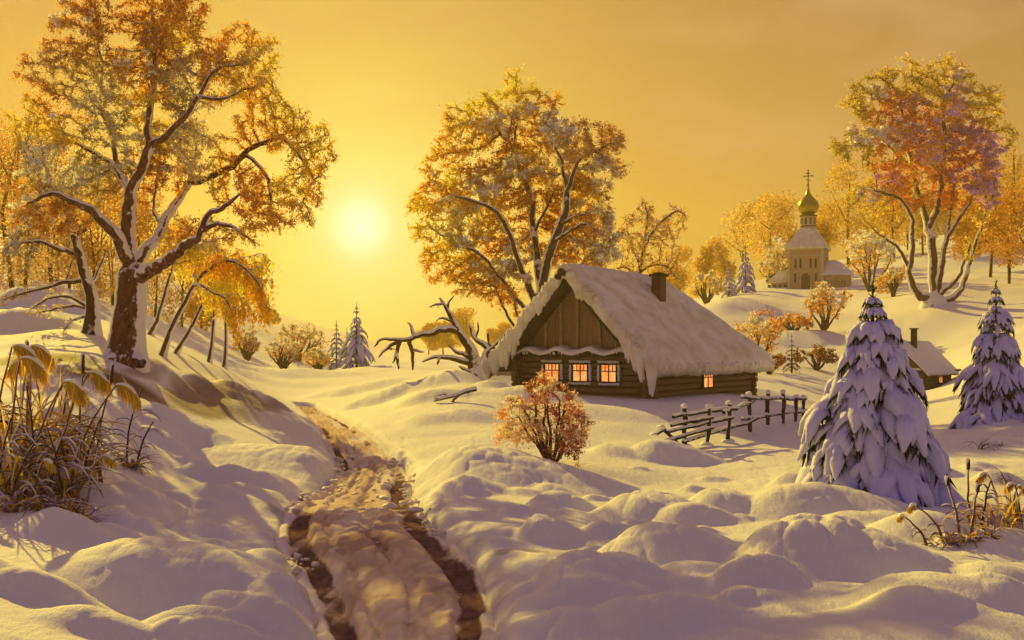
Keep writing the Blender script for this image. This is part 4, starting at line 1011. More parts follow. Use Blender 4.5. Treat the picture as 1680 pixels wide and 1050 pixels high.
def roof_grid(zf, xs, ys, thick, name, mat, parent, edge=None):
    X, Y = np.meshgrid(xs, ys, indexing='ij'); Z = zf(X, Y); n, m = X.shape
    T = np.stack([X, Y, Z], -1).reshape(-1, 3); B = np.stack([X, Y, Z-thick], -1).reshape(-1, 3)
    i = np.arange(n-1)[:, None]*m; j = np.arange(m-1)[None]
    f = np.stack([i+j, i+m+j, i+m+j+1, i+j+1], -1).reshape(-1, 4); g = f[:, ::-1]+n*m
    per = [(a*m) for a in range(n)]+[(n-1)*m+b for b in range(1, m)]+[a*m+m-1 for a in range(n-2, -1, -1)]+[b for b in range(m-2, 0, -1)]
    s = [[per[q], per[(q+1) % len(per)], per[(q+1) % len(per)]+n*m, per[q]+n*m] for q in range(len(per))]
    b = MB(); b.add(np.vstack([T, B]), np.vstack([f, g, np.array(s)[:, ::-1]])); return b.build(name, mat, parent, sm=True)
def cottage():
    TH = math.radians(38); p0 = np.array([5.37, 43.0]); z0 = .66
    t = thing('log_cottage', 'large log cottage with steep snow roof and three lamplit front windows', 'cottage', (p0[0], p0[1], z0), -TH)
    W, D, rng = 6.4, 8.9, np.random.default_rng(2); r = .120; st = .255
    def wall(a, c, off, name, skip=()):
        b = MB(); d = np.array([c[0]-a[0], c[1]-a[1]], float); d /= np.hypot(*d)
        for k in range(-1, 8):
            e = .34*rng.uniform(.8, 1.15)
            log_row(b, (a[0]-d[0]*e, a[1]-d[1]*e, .1+k*st+off), (c[0]+d[0]*e, c[1]+d[1]*e, .1+k*st+off), r*rng.uniform(.93, 1.07), rng)
        return b.build(name, M['log'], t, sm=True)
    wall((-W, 0), (0, 0), 0, 'log_wall'); wall((0, 0), (0, D), st/2, 'log_wall'); wall((-W, 0), (-W, D), st/2, 'log_wall'); wall((-W, D), (0, D), 0, 'log_wall')
    b = MB(); b.box((-W+.02, .02, -.2), (-.02, D-.02, 2.0)); b.build('inner_wall', M['darkwood'], t)
    # pale sawn ends of the cross logs seen on the front
    b = MB()
    for x in (-W, 0):
        for k in range(-1, 8): b.lathe([(0, .0), (r*.95, .0), (r*.95, .05)], 10); v = b.v[-1]; b.v[-1] = np.stack([x+v[:, 0], -.42+0*v[:, 0]+.02-v[:, 2], .1+k*st+st/2+v[:, 1]], 1)
    b.build('log_ends', M['logend'], t)['kind'] = 'stuff'
    for s in (1.75, 3.13, 4.55): window(t, lambda a, u, o, s=s: (-s+a, -.145-o, 1.06+u), .70, .66, True)
    window(t, lambda a, u, o: (.145+o, 4.5+a, .74+u), .86, .66, False)
    # front gable
    zt = 1.98; xr = -W/2; rise = 1.02
    def slope(x): return 5.52-abs(x-xr)*.985
    g = MB(); n = 26
    for k in range(n):
        x0 = -W-.25+(W+.5)*k/n; x1 = x0+(W+.5)/n-.012; h0, h1 = slope(x0)-.55, slope(x1)-.55
        if max(h0, h1) < zt+.02: continue
        y = .02+rng.uniform(0, .012); h0 = max(h0, zt+.01); h1 = max(h1, zt+.01)
        g.prism([(x0, zt-.05), (x1, zt-.05), (x1, h1), (x0, h0)], y, y+.10)
    gb = g.build('gable', M['board'], t)
    for x in (-5.0, -4.2, -3.38, -2.3, -1.5):
        b = MB(); top = slope(x)-.62; m = 14; zz = np.linspace(zt+.02, top, m)
        b.tube(np.stack([x+rng.normal(0, .012, m), np.full(m, -.03), zz], 1), .075*(1+rng.normal(0, .12, m)), 7); b.build('batten', M['batten'], gb, sm=True)
    # pent ledge over the windows
    b = MB(); b.prism([(-W-.25, 1.80), (.22, 1.80), (.22, 1.86), (-W-.25, 1.86)], -.55, .05); lg = b.build('ledge', M['darkwood'], t)
    xs = np.linspace(-W-.3, .26, 90); ys = np.linspace(-.62, .0, 10)
    def lz(X, Y): return 1.95+.17*np.exp(-((np.mod(X*1.0+.2, 1.55)-.78)/.42)**2)+.05*fbm(X*2.5, Y*2.5, 5, 3)+.10*(Y+.62)-.10*smooth(-.50, -.62, Y)
    roof_grid(lz, xs, ys, .085, 'snow', M['snow'], lg)
    b = MB()
    for k in range(46):
        x = rng.uniform(-W-.2, .2); L = rng.uniform(.04, .16)
        b.lathe([(.0, -L), (.02, -L*.5), (.035, 0)], 6, (x, -.60)); b.v[-1][:, 2] += 1.89
    b.build('icicles', M['snow'], lg, sm=True)
    # roof: ridge along y, hipped at the back; the thatch under a thick snow blanket
    yr = 5.35
    def zroof(X, Y):
        a = 5.55-np.abs(X-xr)*.985+.0*Y; hip = 5.55-np.maximum(Y-yr, -9)*.88
        k = .22; h = np.clip(.5+.5*(hip-a)/k, 0, 1); z = hip*(1-h)+a*h-k*h*(1-h)
        q = 5.50-.045*np.clip(Y, -2, 6); kk = .35; h = np.clip(.5+.5*(q-z)/kk, 0, 1)
        return q*(1-h)+z*h-kk*h*(1-h)
    ov = .95
    xs = np.linspace(-W-ov, ov-.1, 120); ys = np.linspace(-1.25, D+.75, 150)
    rf = roof_grid(lambda X, Y: zroof(X, Y)-.40, xs[2:-2:3], ys[3:-3:3], .16, 'roof', M['thatch'], t)
    def zs(X, Y):
        e = np.minimum(np.minimum(X-xs[0], xs[-1]-X), np.minimum(Y-ys[0], ys[-1]-Y))
        return zroof(X, Y)+.09*fbm(X*.9, Y*.9, 3, 4)+.05*pillow(X*1.3, Y*1.1, 8)+.025*pillow(X*3, Y*3, 9)-.20*np.clip(1-e/.30, 0, 1)**2
    roof_grid(zs, xs, ys, .44, 'snow', M['roofsnow'], rf)
    # shaggy snow hanging from both verges and the near eave
    b = MB()
    for side in (-1, 1):
        for k in range(64):
            u = rng.uniform(.03, 1)*(W/2+ov-.15); x = xr+side*u; y = -1.22+rng.uniform(-.03, .14)
            z = float(zroof(np.array([x]), np.array([y]))[0])-.36; L = (.14+.62*max(0, vnoise(u*1.7, side*3.1, 5)+.35)**1.5*rng.uniform(.5, 1.4))*(1.3 if side < 0 else 1.1); w = rng.uniform(.10, .22); L *= 1.2
            pts = np.array([[x, y, z+.22], [x+side*.02, y-.02, z-.02*L], [x+side*.05+rng.normal(0, .02), y-.01, z-L*.55], [x+side*.06+rng.normal(0, .03), y, z-L]])
            b.tube(pts, [w*1.15, w*1.1, w*.75, w*.22], 7, cap=True)
        for k in range(70):
            u = rng.uniform(0, 1)*(W/2+ov-.1); x = xr+side*u; y = -1.24+rng.uniform(-.02, .3)
            z = float(zroof(np.array([x]), np.array([y]))[0])-rng.uniform(.02, .30); b.blob((x, y, z), (.13, .10, .12), k, .35, sub=2)
    for k in range(60):
        y = rng.uniform(-1.2, D+.6); L = rng.uniform(.03, .13); b.blob((ov-.12, y, 1.62-.34+.05), (.07, .13, L+.04), k, .3)
    b.build('snow_fringe', M['roofsnow'], rf, sm=True)
    # ridge log sticking out of the gable, dark rafters under the verge
    b = MB(); log_row(b, (xr, -1.5, 5.10), (xr, 1.0, 5.08), .15, rng); log_row(b, (xr-.22, -1.42, 4.92), (xr-.2, .6, 4.9), .12, rng); b.build('ridge_log', M['darkwood'], t, sm=True)
    b = MB()
    for side in (-1, 1): b.beam((xr, -1.08, 4.82), (xr+side*(W/2+ov-.1), -1.08, 4.82-(W/2+ov-.1)*.985), .10, .18)
    b.build('bargeboard', M['darkwood'], t)
    # chimney
    c = (xr+1.35, 3.9); b = MB(); b.box((c[0]-.23, c[1]-.23, 3.7), (c[0]+.23, c[1]+.23, 5.12)); ch = b.build('chimney', M['brick'], t)
    b = MB(); b.box((c[0]-.31, c[1]-.31, 5.123), (c[0]+.31, c[1]+.31, 5.23)); b.box((c[0]-.18, c[1]-.18, 5.233), (c[0]+.18, c[1]+.18, 5.30)); b.build('chimney_cap', M['darkwood'], ch)
    return t
def hut():
    g = G(1516, 78); TH = math.radians(42)
    t = thing('small_hut', 'small distant hut with mauve snow roof and one lit window', 'hut', (g[0], g[1], g[2]-.1), -TH); rng = np.random.default_rng(6)
    W, D = 3.4, 4.6
    for a, c, o in (((-W, 0), (0, 0), 0), ((0, 0), (0, D), .12), ((-W, D), (0, D), 0), ((-W, 0), (-W, D), .12)):
        b = MB()
        for k in range(7): log_row(b, (a[0]-(.2 if a[1] == c[1] else 0), a[1]-(.2 if a[0] == c[0] else 0), .1+k*.24+o), (c[0]+(.2 if a[1] == c[1] else 0), c[1]+(.2 if a[0] == c[0] else 0), .1+k*.24+o), .13, rng, 8, 4)
        b.build('log_wall', M['log'], t, sm=True)
    xr = -W/2; b = MB(); b.prism([(-W, 1.6), (0, 1.6), (xr, 1.6+W/2*1.0)], .0, .1); b.build('gable', M['board'], t)
    b = MB(); b.prism([(-W-.15, 1.63), (.1, 1.63), (.1, 1.78), (-W-.15, 1.78)], -.4, -.005); b.build('ledge', M['snow'], t)
    z = lambda X, Y: 3.75-np.abs(X-xr)*1.0+.05*fbm(X*1.5, Y*1.5, 3, 3)
    rf = roof_grid(lambda X, Y: z(X, Y)-.22, np.linspace(-W-.55, .55, 25), np.linspace(-.75, D+.5, 12), .10, 'roof', M['darkwood'], t)
    roof_grid(z, np.linspace(-W-.6, .6, 40), np.linspace(-.8, D+.55, 30), .2, 'snow', M['slate'], rf)
    window(t, lambda a, u, o: (.14+o, 2.6+a, 1.0+u), .7, .62, False)
    b = MB(); b.box((xr+.25, 1.2, 3.0), (xr+.6, 1.55, 4.55)); ch = b.build('chimney', M['darkwood'], t)
    b = MB(); b.box((xr+.18, 1.13, 4.553), (xr+.67, 1.62, 4.65)); b.build('chimney_cap', M['darkwood'], ch)
    for A, B in (((xr, D+.2, 3.5), (xr, D+.95, 3.52)), ((.5, D+.1, 1.5), (.5, D+1.0, 1.55))):
        b = MB(); b.tube([A, B], .1, 6); b.build('pole_end', M['darkwood'], t)
def church():
    g = G(1326, 168); TH = math.radians(24)
    t = thing('church', 'small ochre church with onion dome on the snowy hilltop', 'church', (g[0], g[1], g[2]-.3), -TH)
    H, w = 6.0, 2.45
    def arch(w, h, n=8): return [(-w/2, 0), (w/2, 0), (w/2, h-w/2)]+[(w/2*math.cos(a), h-w/2+w/2*math.sin(a)) for a in np.linspace(.25, math.pi-.25, n)]+[(-w/2, h-w/2)]
    b = MB(); b.box((-w, -w, -1), (w, w, H)); tw = b.build('tower', M['wall'], t)
    for sx in (-1, 1):
        for sy in (-1, 1): b = MB(); b.box((sx*w-.2, sy*w-.2, -1), (sx*w+.2, sy*w+.2, H-.003)); b.build('pilaster', M['trim'], t)
    b = MB(); b.box((-w-.28, -w-.28, H), (w+.28, w+.28, H+.28)); b.box((-w-.12, -w-.12, H-.9), (w+.12, w+.12, H-.72)); b.box((-w-.09, -w-.09, 2.72), (w+.09, w+.09, 2.86)); b.build('cornice', M['trim'], t)
    def on(face, b, poly, x, z, d0, d1):
        bb = MB(); bb.prism(poly, 0, 1)
        for v, f in zip(bb.v, bb.f):
            X = v[:, 0]+x; Yo = np.where(v[:, 1] > .5, -d0, -d1); Z = v[:, 2]+z
            V = np.stack([X, -w+Yo, Z], 1) if face == 0 else np.stack([w-Yo, X, Z], 1)
            b.v.append(V); b.f.append(f+b.n-0*0 if False else (f-f.min()+b.n)); b.n += len(V)
    def opening(face, wd, h, x, z, mat, name):
        b = MB(); on(face, b, arch(wd+.24, h+.16), x, z-.04, -.02, .05); fr = b.build(name, M['trim'], t)
        b = MB(); on(face, b, arch(wd, h), x, z, .05, .09); b.build('pane' if name == 'window' else 'door_leaf', M[mat], fr)
    for x in (-1.5, -.75, .75, 1.5): opening(0, .36, 1.5, x, 3.25, 'dark', 'window')
    for x in (-1.55, 1.55): opening(0, .36, 1.5, x, 1.05, 'dark', 'window')
    opening(0, 1.35, 2.6, 0, -.1, 'door', 'doorway')
    for x in (-1.3, 0, 1.3): opening(1, .42, 1.5, x, 3.25, 'dark', 'window')
    b = MB(); b.box((-1.2, -w-1.3, -1.5), (1.2, -w-.06, -.12)); b.build('steps', M['trim'], t)
    # tent roof
    n = 26; xs = np.linspace(-w-.55, w+.55, n)
    def tz(X, Y):
        a = np.maximum(np.abs(X), np.abs(Y)); return H+.28+.10+(w+.55-np.maximum(a, 1.0))*1.62-.0*X+.04*fbm(X*1.5, Y*1.5, 3, 3)
    roof_grid(tz, xs, xs, .22, 'tent_roof', M['roofsnow'], t)
    zr = H+.4+(w-.45)*1.62
    b = MB(); b.lathe([(1.12, zr-.4), (1.12, zr+1.65)], 20); dr = b.build('drum', M['trim'], t)
    b = MB(); b.lathe([(1.12, zr+1.62), (1.34, zr+1.66), (1.34, zr+1.85), (1.02, zr+1.9), (.0, zr+1.92)], 20); b.build('drum_ring', M['darkwood'], dr); b = MB(); b.lathe([(1.14, zr+.05), (1.25, zr+.06), (1.25, zr+.2), (1.14, zr+.21)], 20); b.build('drum_ring', M['darkwood'], dr)
    for k in range(10):
        a = k*2*math.pi/10+.15; bb = MB(); bb.prism(arch(.30, 1.05), -.03, .05); V = bb
        for q in range(len(V.v)):
            v = V.v[q]; V.v[q] = np.stack([math.cos(a)*(1.15-v[:, 1])-math.sin(a)*v[:, 0], math.sin(a)*(1.15-v[:, 1])+math.cos(a)*v[:, 0], v[:, 2]+zr+.4], 1)
        bb.build('window', M['dark'], dr)
    zd = zr+1.93
    prof = [(.75, 0), (.95, .12), (1.32, .45), (1.60, .95), (1.66, 1.4), (1.52, 1.95), (1.15, 2.5), (.72, 2.95), (.40, 3.4), (.22, 3.9), (.14, 4.4), (.09, 4.9)]
    P2 = np.array(prof); tt = np.linspace(0, len(P2)-1, 45); P2 = np.stack([np.interp(tt, range(len(P2)), P2[:, k]) for k in (0, 1)], 1)
    for _ in range(3): P2[1:-1] = (P2[:-2]+P2[1:-1]*2+P2[2:])/4
    P2[:, 0] *= .98; P2[:, 1] = P2[:, 1]*.92+zd
    b = MB(); b.lathe(P2, 28); b.build('onion_dome', M['gold'], t, sm=True)
    zc = zd+4.4; b = MB(); b.blob((0, 0, zc+.1), .2, 1, 0, sub=2); b.box((-.07, -.07, zc), (.07, .07, zc+2.35)); b.box((-.62, -.06, zc+1.45), (.62, .06, zc+1.6)); b.box((-.32, -.055, zc+1.88), (.32, .055, zc+2.0)); b.beam((-.36, 0, zc+1.05), (.36, 0, zc+.8), .1, .12)
    for x, z in ((-.66, 1.52), (.66, 1.52), (0, 2.42)): b.blob((x, 0, zc+z), .13, 2, 0, sub=1)
    b.build('cross', M['iron'], t)
    # rounded apse to the right with a blue snow roof
    b = MB(); b.lathe([(2.75, -1.5), (2.75, 2.15)], 26, (w+1.1, .3)); ap = b.build('apse', M['wall'], t)
    b = MB(); b.lathe([(2.72, 2.1), (3.15, 2.13), (3.15, 2.3), (2.95, 2.55), (2.5, 3.05), (1.9, 3.65), (1.2, 4.2), (.5, 4.5), (0, 4.55)], 26, (w+1.1, .3)); b.build('apse_roof', M['slate'], ap, sm=True)
    for a in (-2.02, -1.62, -1.22, -.82):
        bb = MB(); bb.lathe([(0, 0), (.42, 0), (.42, .08), (.30, .08), (.30, .03), (0, .03)], 12)
        V = bb.v[0]; X, Yv, Z = V[:, 0].copy(), V[:, 1].copy(), V[:, 2].copy(); R = 2.76+Z
        bb.v[0] = np.stack([w+1.1+math.cos(a)*R-math.sin(a)*X, .3+math.sin(a)*R+math.cos(a)*X, .95+Yv*1.25], 1); bb.build('window', M['batten'], ap)
    # porch wing on the left
    b = MB(); b.box((-w-3.0, -.9, -1.5), (-w-.203, 1.9, 1.15)); pw = b.build('porch_wing', M['trim'], t)
    b = MB(); b.prism([(-w-3.6, 1.16), (-w-.21, 1.16), (-w-.21, 3.1), (-w-1.6, 3.0), (-w-3.0, 1.9)], -1.45, 2.4); b.build('porch_roof', M['roofsnow'], pw)
    for x in (-3.3, -2.5, -1.7, -.9):
        b = MB(); b.box((-w+x+.35-.55, -.955, -.2), (-w+x+.35-.1, -.90, .9)); b.build('window', M['dark'], pw)
def fence():
    rng = np.random.default_rng(3)
    posts = [(1124,738,31.2,60,-2),(1160,736,32,56,3),(1194,733,33,56,2),(1230,722,35,58,-1),(1258,712,36.8,52,2),(1284,706,38.2,50,1),(1304,700,39.6,40,2),(1318,697,41,36,0)]
    o = G(1194, 33); t = thing('wooden_fence', 'dark rickety wooden rail fence with snow on its rails beside the large spruce', 'fence', o)
    T = []
    for px, py, Y, h, ln in posts:
        g = G(px, Y); s = Y/F; g0 = g.copy(); g0[2] -= .2; top = g+np.array([ln*s, 0, h*s*1.12])
        m = 5; u = np.linspace(0, 1, m)[:, None]; pts = g0*(1-u)+top*u+rng.normal(0, .012, (m, 3)); b = MB(); b.tube(pts-o, .075*(1+rng.normal(0, .1, m)), 7)
        p = b.build('post', M['fence'], t, sm=True); T.append((g, top))
        b = MB(); b.blob(top+np.array([0, 0, .02])-o, (.10, .10, .085), px, .25, sub=2); b.blob(g+np.array([0, 0, .02])-o, (.2, .16, .10), px+3, .3, sub=2); b.build('snow_cap', M['snow'], p, sm=True)
    def rail(a, fa, c, fc, e0, e1, r=.052):
        A = T[a][0]*(1-fa)+T[a][1]*fa; C = T[c][0]*(1-fc)+T[c][1]*fc; d = C-A; A = A-d*e0; C = C+d*e1; A[1] -= .09; C[1] -= .09
        m = 8; u = np.linspace(0, 1, m)[:, None]; pts = A*(1-u)+C*u+rng.normal(0, .016, (m, 3)); b = MB(); b.tube(pts-o, r*(1+rng.normal(0, .12, m)), 7); q = b.build('rail', M['fence'], t, sm=True)
        b = MB(); pts2 = pts.copy(); pts2[:, 2] += r*.75; b.tube(pts2-o, r*.95*(1+rng.normal(0, .25, m)), 6, squash=1.0); b.build('snow_strip', M['snow'], q, sm=True)
    rail(0,.80,2,.86,.25,.15); rail(2,.84,3,.80,.3,.25); rail(3,.92,7,.95,.12,.06); rail(0,.5,2,.62,.35,.1); rail(0,.18,3,.34,.03,.3); rail(3,.42,7,.45,.12,.06)
    rail(0,.30,1,.44,.9,.2); rail(0,.62,1,.70,.5,.2)
    # broken end: short slanting stakes
    for a, c in (((1085,702,30.4),(1122,738,31.0)), ((1072,715,30.2),(1092,704,30.4))):
        A, C = P(*a)-o, P(*c)-o; b = MB(); b.tube([A, (A+C)/2+.02, C], .05, 7); q = b.build('broken_stake', M['fence'], t, sm=True)
        b = MB(); b.blob(A+np.array([0, 0, .03]), (.11, .09, .07), 4, .3, sub=2); b.build('snow_cap', M['snow'], q, sm=True)

# ------------------------------------------------------------------ reeds and grasses
def blade(b, p, d, L, w, bend, rng, c, n=7, drop=1.0):
    """a reed leaf: rises along d then folds over"""
    d = np.asarray(d, float)/np.linalg.norm(d); h = np.array([d[0], d[1], 0.]); h = h/(np.linalg.norm(h)+1e-6)
    pts = [np.asarray(p, float)]; cur = d.copy()
    for k in range(n-1):
        u = k/(n-1)
        cur = cur+np.array([h[0]*.25, h[1]*.25, -drop])*bend*(1.6 if .35 < u < .6 else .6); cur /= np.linalg.norm(cur)
        pts.append(pts[-1]+cur*L/(n-1))
    pts = np.array(pts); sd = np.cross(cur, [0, 0, 1.]); sd /= np.linalg.norm(sd)+1e-6; sd = sd+rng.normal(0, .25, 3)
    ww = w*np.interp(np.linspace(0, 1, n), [0, .3, .7, 1], [.6, 1, .7, .05])[:, None]
    v = np.vstack([pts-sd*ww, pts+sd*ww, pts-np.array([0, 0, 1])*ww*.5]); f = []
    for i in range(n-1): f += [[i, i+1, 2*n+i+1, 2*n+i], [2*n+i, 2*n+i+1, n+i+1, n+i]]
    b.add(v, np.array(f), c); return pts
RC = {'gold': (.90, .62, .10), 'ochre': (.66, .38, .09), 'brown': (.26, .13, .07), 'violet': (.34, .26, .48), 'dark': (.08, .05, .07)}
def reed(kind, label, px, Y, hpx, lean, seed, group, cat='reed', snow=1.0):
    rng = np.random.default_rng(seed); o = G(px, Y); s = Y/F; H = hpx*s
    t = thing({'cat': 'cattail', 'tuft': 'grass_tuft', 'twigs': 'grass_tuft'}.get(kind, 'reed_plant'), label, cat, o, group=group)
    st, lf, pl, sn = MB(), MB(), MB(), MB()
    top = np.array([lean*s, rng.normal(0, .06), H])
    if kind in ('plume', 'leafy', 'cat'):
        n = 9; u = np.linspace(0, 1, n)[:, None]; pts = np.concatenate([u*top[0]*u, u*top[1], u*H-0.04], 1)+rng.normal(0, .006, (n, 3)); pts[0, 2] = -.12
        if kind == 'plume':
            for k in range(2, 3+1): pass
        col = RC['brown'] if kind != 'leafy' else RC['dark']
        st.tube(pts, np.linspace(.024, .011, n), 6, c=np.array(col)*rng.uniform(.8, 1.3))
        snp = pts.copy(); snp[:, 2] += .004; snp[:, 0] -= .010; 
        sn.tube(snp[2:], np.linspace(.011, .008, n-2)*snow, 5)
    if kind == 'plume':
        hd = pts[-1]; dr = np.array([math.copysign(1, lean if lean else rng.normal()), 0, 0]); arc = []
        for k in range(8):
            u = k/7; arc.append(hd+dr*.42*u*(H/1.4)*.55+np.array([0, .03*math.sin(u*3), (.13*u-.30*u*u)*H*.45]))
        arc = np.array(arc); st.tube(arc, .006, 5, c=RC['ochre'])
        for k in range(150):
            i = rng.uniform(.2, 6.99); a = arc[int(i)]*(1-i%1)+arc[int(i)+1]*(i%1)
            L = rng.uniform(.12, .46)*H*.55*math.sin(.35+i/7*2.3); c = np.array(RC['gold'])*rng.uniform(.6, 1.25) if rng.uniform() < .75 else np.array(RC['ochre'])
            e = a+np.array([dr[0]*L*rng.uniform(0, .55), rng.normal(0, .03), -L]); m = (a+e)/2+np.array([dr[0]*.02, 0, .02])
            st_w = np.array([.0075, .005, 0]); pl.add(np.array([a-st_w, a+st_w, m+st_w*1.3, e, m-st_w*1.3]), np.array([[0, 1, 2, 4]]), c); pl.add(np.array([m-st_w*1.3, m+st_w*1.3, e]), np.array([[0, 1, 2]]), c)
        cap = arc.copy(); cap[:, 2] += .022; sn.tube(cap, np.array([.012, .02, .028, .034, .036, .034, .03, .012])*snow, 7, squash=.8)
    if kind == 'cat':
        a = pts[-1]; b2 = a+np.array([top[0]*.1, 0, .20*H]); cc = np.array([a*(1-u)+b2*u for u in (0, .08, .5, .92, 1)]); st.tube(cc, [.008, .026, .03, .026, .006], 8, c=RC['dark'])
        sn.tube(cc[1:]+np.array([-.012, .006, .012]), np.array([.02, .027, .034, .012])*snow, 8)
    if kind in ('plume', 'leafy', 'cat'):
        for k in range(9 if kind == 'leafy' else 7):
            q = rng.uniform(.12, .85 if kind == 'leafy' else .6); i = q*(n-1); a = pts[int(i)]*(1-i%1)+pts[min(int(i)+1, n-1)]*(i%1); sg = (-1)**k
            d = np.array([sg*rng.uniform(.45, .95), rng.normal(0, .3), rng.uniform(.7, 1.3)]); c = np.array(RC[['brown', 'ochre', 'violet', 'dark'][rng.integers(0, 4)] if kind != 'leafy' else ['violet', 'dark'][k % 2]])*rng.uniform(.8, 1.3)
            bp = blade(lf, a, d, H*rng.uniform(.28, .5), .026, rng.uniform(.35, .75), rng, c)
            if rng.uniform() < .75*snow: sq = bp[2:6].copy(); sq[:, 2] += .010; sn.tube(sq, np.array([.006, .013, .013, .005])*snow, 5)
    if kind in ('tuft', 'twigs'):
        nb = 34 if kind == 'tuft' else 16
        for k in range(nb):
            a = rng.uniform(0, 6.28); d = np.array([math.cos(a)*rng.uniform(.2, .9)+lean/60, math.sin(a)*.5, rng.uniform(.6, 1.5)])
            names = ['violet', 'violet', 'brown', 'ochre', 'gold'] if kind == 'tuft' else ['dark', 'dark', 'brown']
            c = np.array(RC[names[rng.integers(0, len(names))]])*rng.uniform(.7, 1.3); L = H*rng.uniform(.55, 1.25)
            bp = blade(lf, np.array([rng.normal(0, .10*H), rng.normal(0, .06*H), -.03]), d, L, (.024 if kind == 'tuft' else .010)*(H/.6)**.5, rng.uniform(.15, .55), rng, c)
            if rng.uniform() < .35*snow: sq = bp[2:6].copy(); sq[:, 2] += .008; sn.tube(sq, np.array([.004, .011, .010, .004])*snow*(H/.6)**.5, 5)
    if kind == 'curtain':
        for k in range(30):
            c = np.array(RC[['gold', 'gold', 'ochre', 'brown', 'violet'][rng.integers(0, 5)]])*rng.uniform(.7, 1.3); a = rng.uniform(0, 6.28)
            bp = blade(lf, np.array([rng.normal(0, .13), rng.normal(0, .10), -.04]), np.array([math.cos(a)*.22, math.sin(a)*.2, 1.0]), H*rng.uniform(.6, 1.35), .024, rng.uniform(.03, .38), rng, c, n=8)
            if rng.uniform() < .4: sq = bp[3:7].copy(); sq[:, 2] += .012; sn.tube(sq, np.array([.006, .014, .014, .005]), 5)
    for nm, m_, q in (('stem', 'reed', st), ('leaves', 'reed', lf), ('plume', 'reed', pl)):
        if q.v: q.build(nm, M[m_], t)
    if sn.v: sn.build('snow', M['snow'], t, sm=True)
    return t
def reeds():
    gl = 'reeds at the left edge of the picture'; lab = 'tall snow dusted golden reed standing in the dense clump on the bank'
    L = [('plume', 14, 17.6, 225, 18, None), ('plume', 40, 17.2, 200, 60, 'reed with the widest arching golden plume, high in the dense clump'), ('cat', 43, 18.2, 200, -3, 'tall cattail with snowy head in the dense reed clump'), ('plume', 8, 18.6, 215, -20, None), ('plume', 60, 18.8, 165, 40, None),
         ('plume', 92, 18.0, 190, 55, None), ('cat', 128, 18.6, 175, 6, 'slim cattail near the outer side of the dense reed clump'), ('plume', 112, 17.4, 205, 75, 'long bent reed reaching over the outer side of the dense clump'), ('leafy', 78, 17.0, 150, 35, None), ('plume', 122, 17.2, 95, 48, 'short reed with hanging orange plume at the front of the dense clump'),
         ('leafy', 20, 16.8, 120, 50, None), ('leafy', 105, 16.9, 150, -25, None), ('plume', 52, 16.6, 90, 20, None), ('plume', -12, 17.8, 235, 30, None), ('leafy', 136, 18.2, 120, 30, None), ('leafy', -5, 16.6, 150, 22, None), ('plume', 75, 19.4, 200, -25, None), ('cat', 155, 19.0, 170, 30, 'leaning cattail on the outermost side of the dense reed clump'),
         ('plume', 30, 19.6, 210, 15, None), ('leafy', 60, 17.6, 190, -12, None), ('leafy', 95, 18.8, 160, 18, None)]
    for i, (k, px, Y, h, ln, lb) in enumerate(L): reed(k, lb or {'plume': lab, 'leafy': 'dark bent leaved stalk standing in the dense reed clump on the bank'}.get(k), px, Y, h, ln, 200+i, gl if lb is None else gl)
    for i, (px, Y, h, ln, lb) in enumerate([(128, 16.6, 62, 30, 'violet snowy grass tuft at the front corner of the reed clump'), (20, 16.4, 80, 10, 'violet grass tuft at the foot of the dense reeds'), (70, 16.4, 70, 15, 'violet grass tuft at the foot of the dense reeds'), (105, 16.5, 75, 20, 'violet grass tuft at the foot of the dense reeds'), (40, 17.4, 90, 5, 'violet grass tuft at the foot of the dense reeds'), (85, 17.6, 90, 5, 'violet grass tuft at the foot of the dense reeds')]):
        reed('tuft', lb, px, Y, h, ln, 240+i, gl, 'grass tuft')
    for i, (px, Y, h) in enumerate([(0, 18.2, 190), (30, 18.6, 200), (62, 18.4, 175), (98, 18.6, 165), (132, 18.4, 130), (150, 18.9, 110), (48, 19.4, 190), (84, 19.3, 175), (16, 17.2, 150), (115, 17.6, 120)]):
        reed('curtain', 'dense upright tuft of dry gold and violet reed blades in the reed clump', px, Y, h, 4, 340+i, gl, 'reed')
    reed('leafy', 'dark stalk with bent snowy leaves standing apart from the dense reed clump', 208, 21.5, 122, 26, 260, gl, 'reed'); reed('leafy', 'shorter dark stalk close beside the lone bent leaved stalk', 226, 21.3, 80, 28, 261, gl, 'reed'); reed('tuft', 'violet grass tuft at the foot of the lone dark stalks', 216, 21.0, 55, 12, 262, gl, 'grass tuft')
    gr = 'reeds at the right edge of the picture'
    R = [('cat', 1590, 17.6, 92, 2, 'tallest cattail with white snowy head in front of the large spruce'), ('cat', 1595, 16.9, 75, 10, 'short snowy cattail directly before the tallest one'), ('cat', 1574, 16.8, 80, -12, 'thin dark cattail leaning away from the tallest one'), ('plume', 1548, 16.6, 62, -42, 'low reed with pale plume bending toward the large spruce'),
         ('plume', 1640, 17.8, 92, -18, 'golden plumed reed behind the snowy cattails'), ('plume', 1655, 18.2, 80, 14, 'golden reed nearest the dark twig tuft'), ('plume', 1676, 18.0, 78, -8, 'golden reed cut by the picture edge'), ('curtain', 1625, 17.4, 62, 4, 'upright dry gold blades between the cattails and the golden reeds'), ('curtain', 1662, 17.9, 70, 4, 'upright dry gold blades at the picture edge behind the golden reed'), ('plume', 1520, 16.7, 50, -34, 'lowest pale plumed reed, closest to the large spruce'), ('leafy', 1612, 17.2, 85, 14, 'dark leafy stalk beside the snowy cattails')]
    for i, (k, px, Y, h, ln, lb) in enumerate(R): reed(k, lb, px, Y-1.1, h, ln, 280+i, gr)
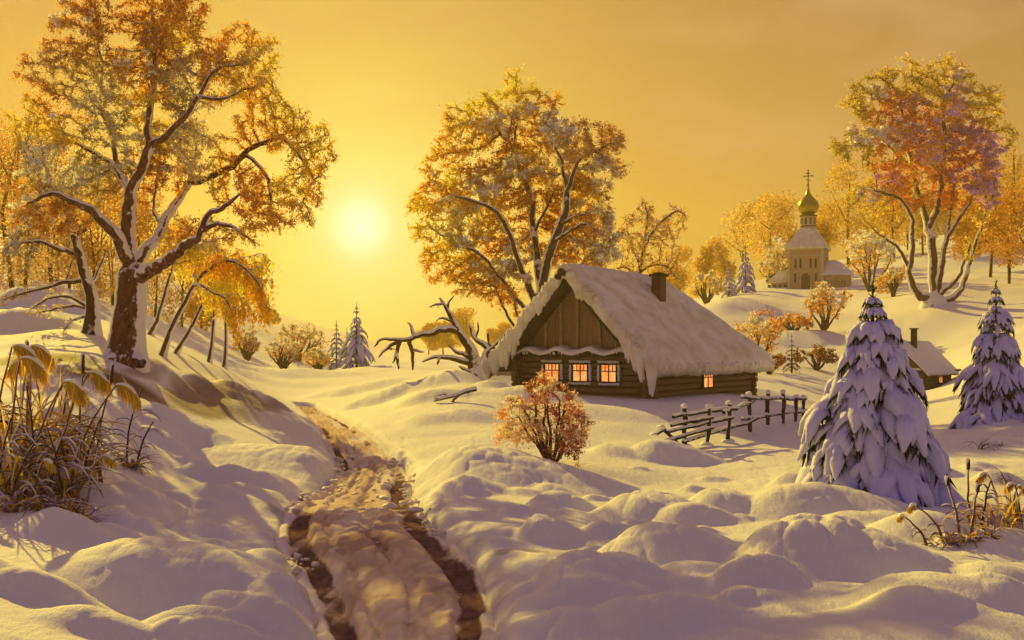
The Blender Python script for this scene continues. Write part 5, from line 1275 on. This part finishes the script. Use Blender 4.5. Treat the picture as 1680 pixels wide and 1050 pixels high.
    for i, (px, Y, h, lb) in enumerate([(1560, 16.5, 40, 'low gold and violet grass tuft under the bending pale plume'), (1592, 16.5, 44, 'low gold and violet grass tuft below the cattails'), (1622, 16.7, 40, 'low gold grass tuft between cattails and golden reeds'), (1650, 17.6, 36, 'low gold grass tuft at the foot of the golden reeds')]): reed('tuft', lb, px, Y-1.1, h, 6, 300+i, gr, 'grass tuft')
    for i, (px, Y, h, ln, lb) in enumerate([(1608, 29.5, 40, 12, 'dark twiggy grass tuft on the snow below the far right spruce'), (1640, 30, 22, 4, 'tiny dark grass tuft beside the twiggy one below the far right spruce'), (1660, 23, 46, 0, 'sparse brown twig tuft behind the golden reeds'), (815, 45.5, 22, 4, 'low dark twigs poking out of the snow at the cottage corner')]):
        reed('twigs', lb, px, Y, h, ln, 320+i, 'twig tufts in the snow', 'grass tuft', snow=.3)
def fallen_branch():
    o = G(742, 38.5); s = 38.5/F; t = thing('fallen_branch', 'snow covered fallen branch lying on the slope before the cottage', 'branch', o); rng = np.random.default_rng(5); b = MB(); sn = MB()
    def q(*pts): return np.array([[(x-742)*s, rng.normal(0, .04), (662-y)*s+.02] for x, y in pts])
    for pts, r in (((782,642),(765,646),(750,652),(735,656),(712,662)), .05), (((755,650),(745,660),(738,668)), .03), (((738,655),(728,650),(716,654)), .025), (((748,653),(742,662),(752,668)), .022), (((765,646),(770,652)), .02), (((722,660),(712,655)), .018):
        r *= 1.6; w = q(*pts); b.tube(w, np.linspace(r, r*.4, len(w)), 6); w2 = w.copy(); w2[:, 2] += r*.8; sn.tube(w2, np.linspace(r*.8, r*.4, len(w)), 6)
    b.build('bough', M['snag'], t, sm=True); sn.build('snow', M['snow'], t, sm=True)
M['snag'] = bark_mat('dead_wood', (.03, .014, .008), (.12, .055, .028), amount=.5, side=1.4, top=.1)
make_ground(); make_road(); tag(make_clods(), kind='stuff'); setup()
for n in ('ground', 'road'): tag(bpy.data.objects[n], kind='structure')
cottage(); hut(); church(); fence(); reeds(); fallen_branch()
big_left_tree(); centre_tree(); right_tree(); second_left_tree(); birches(); snag(); small_tree(); shrubs(); spruces(); all_woods()
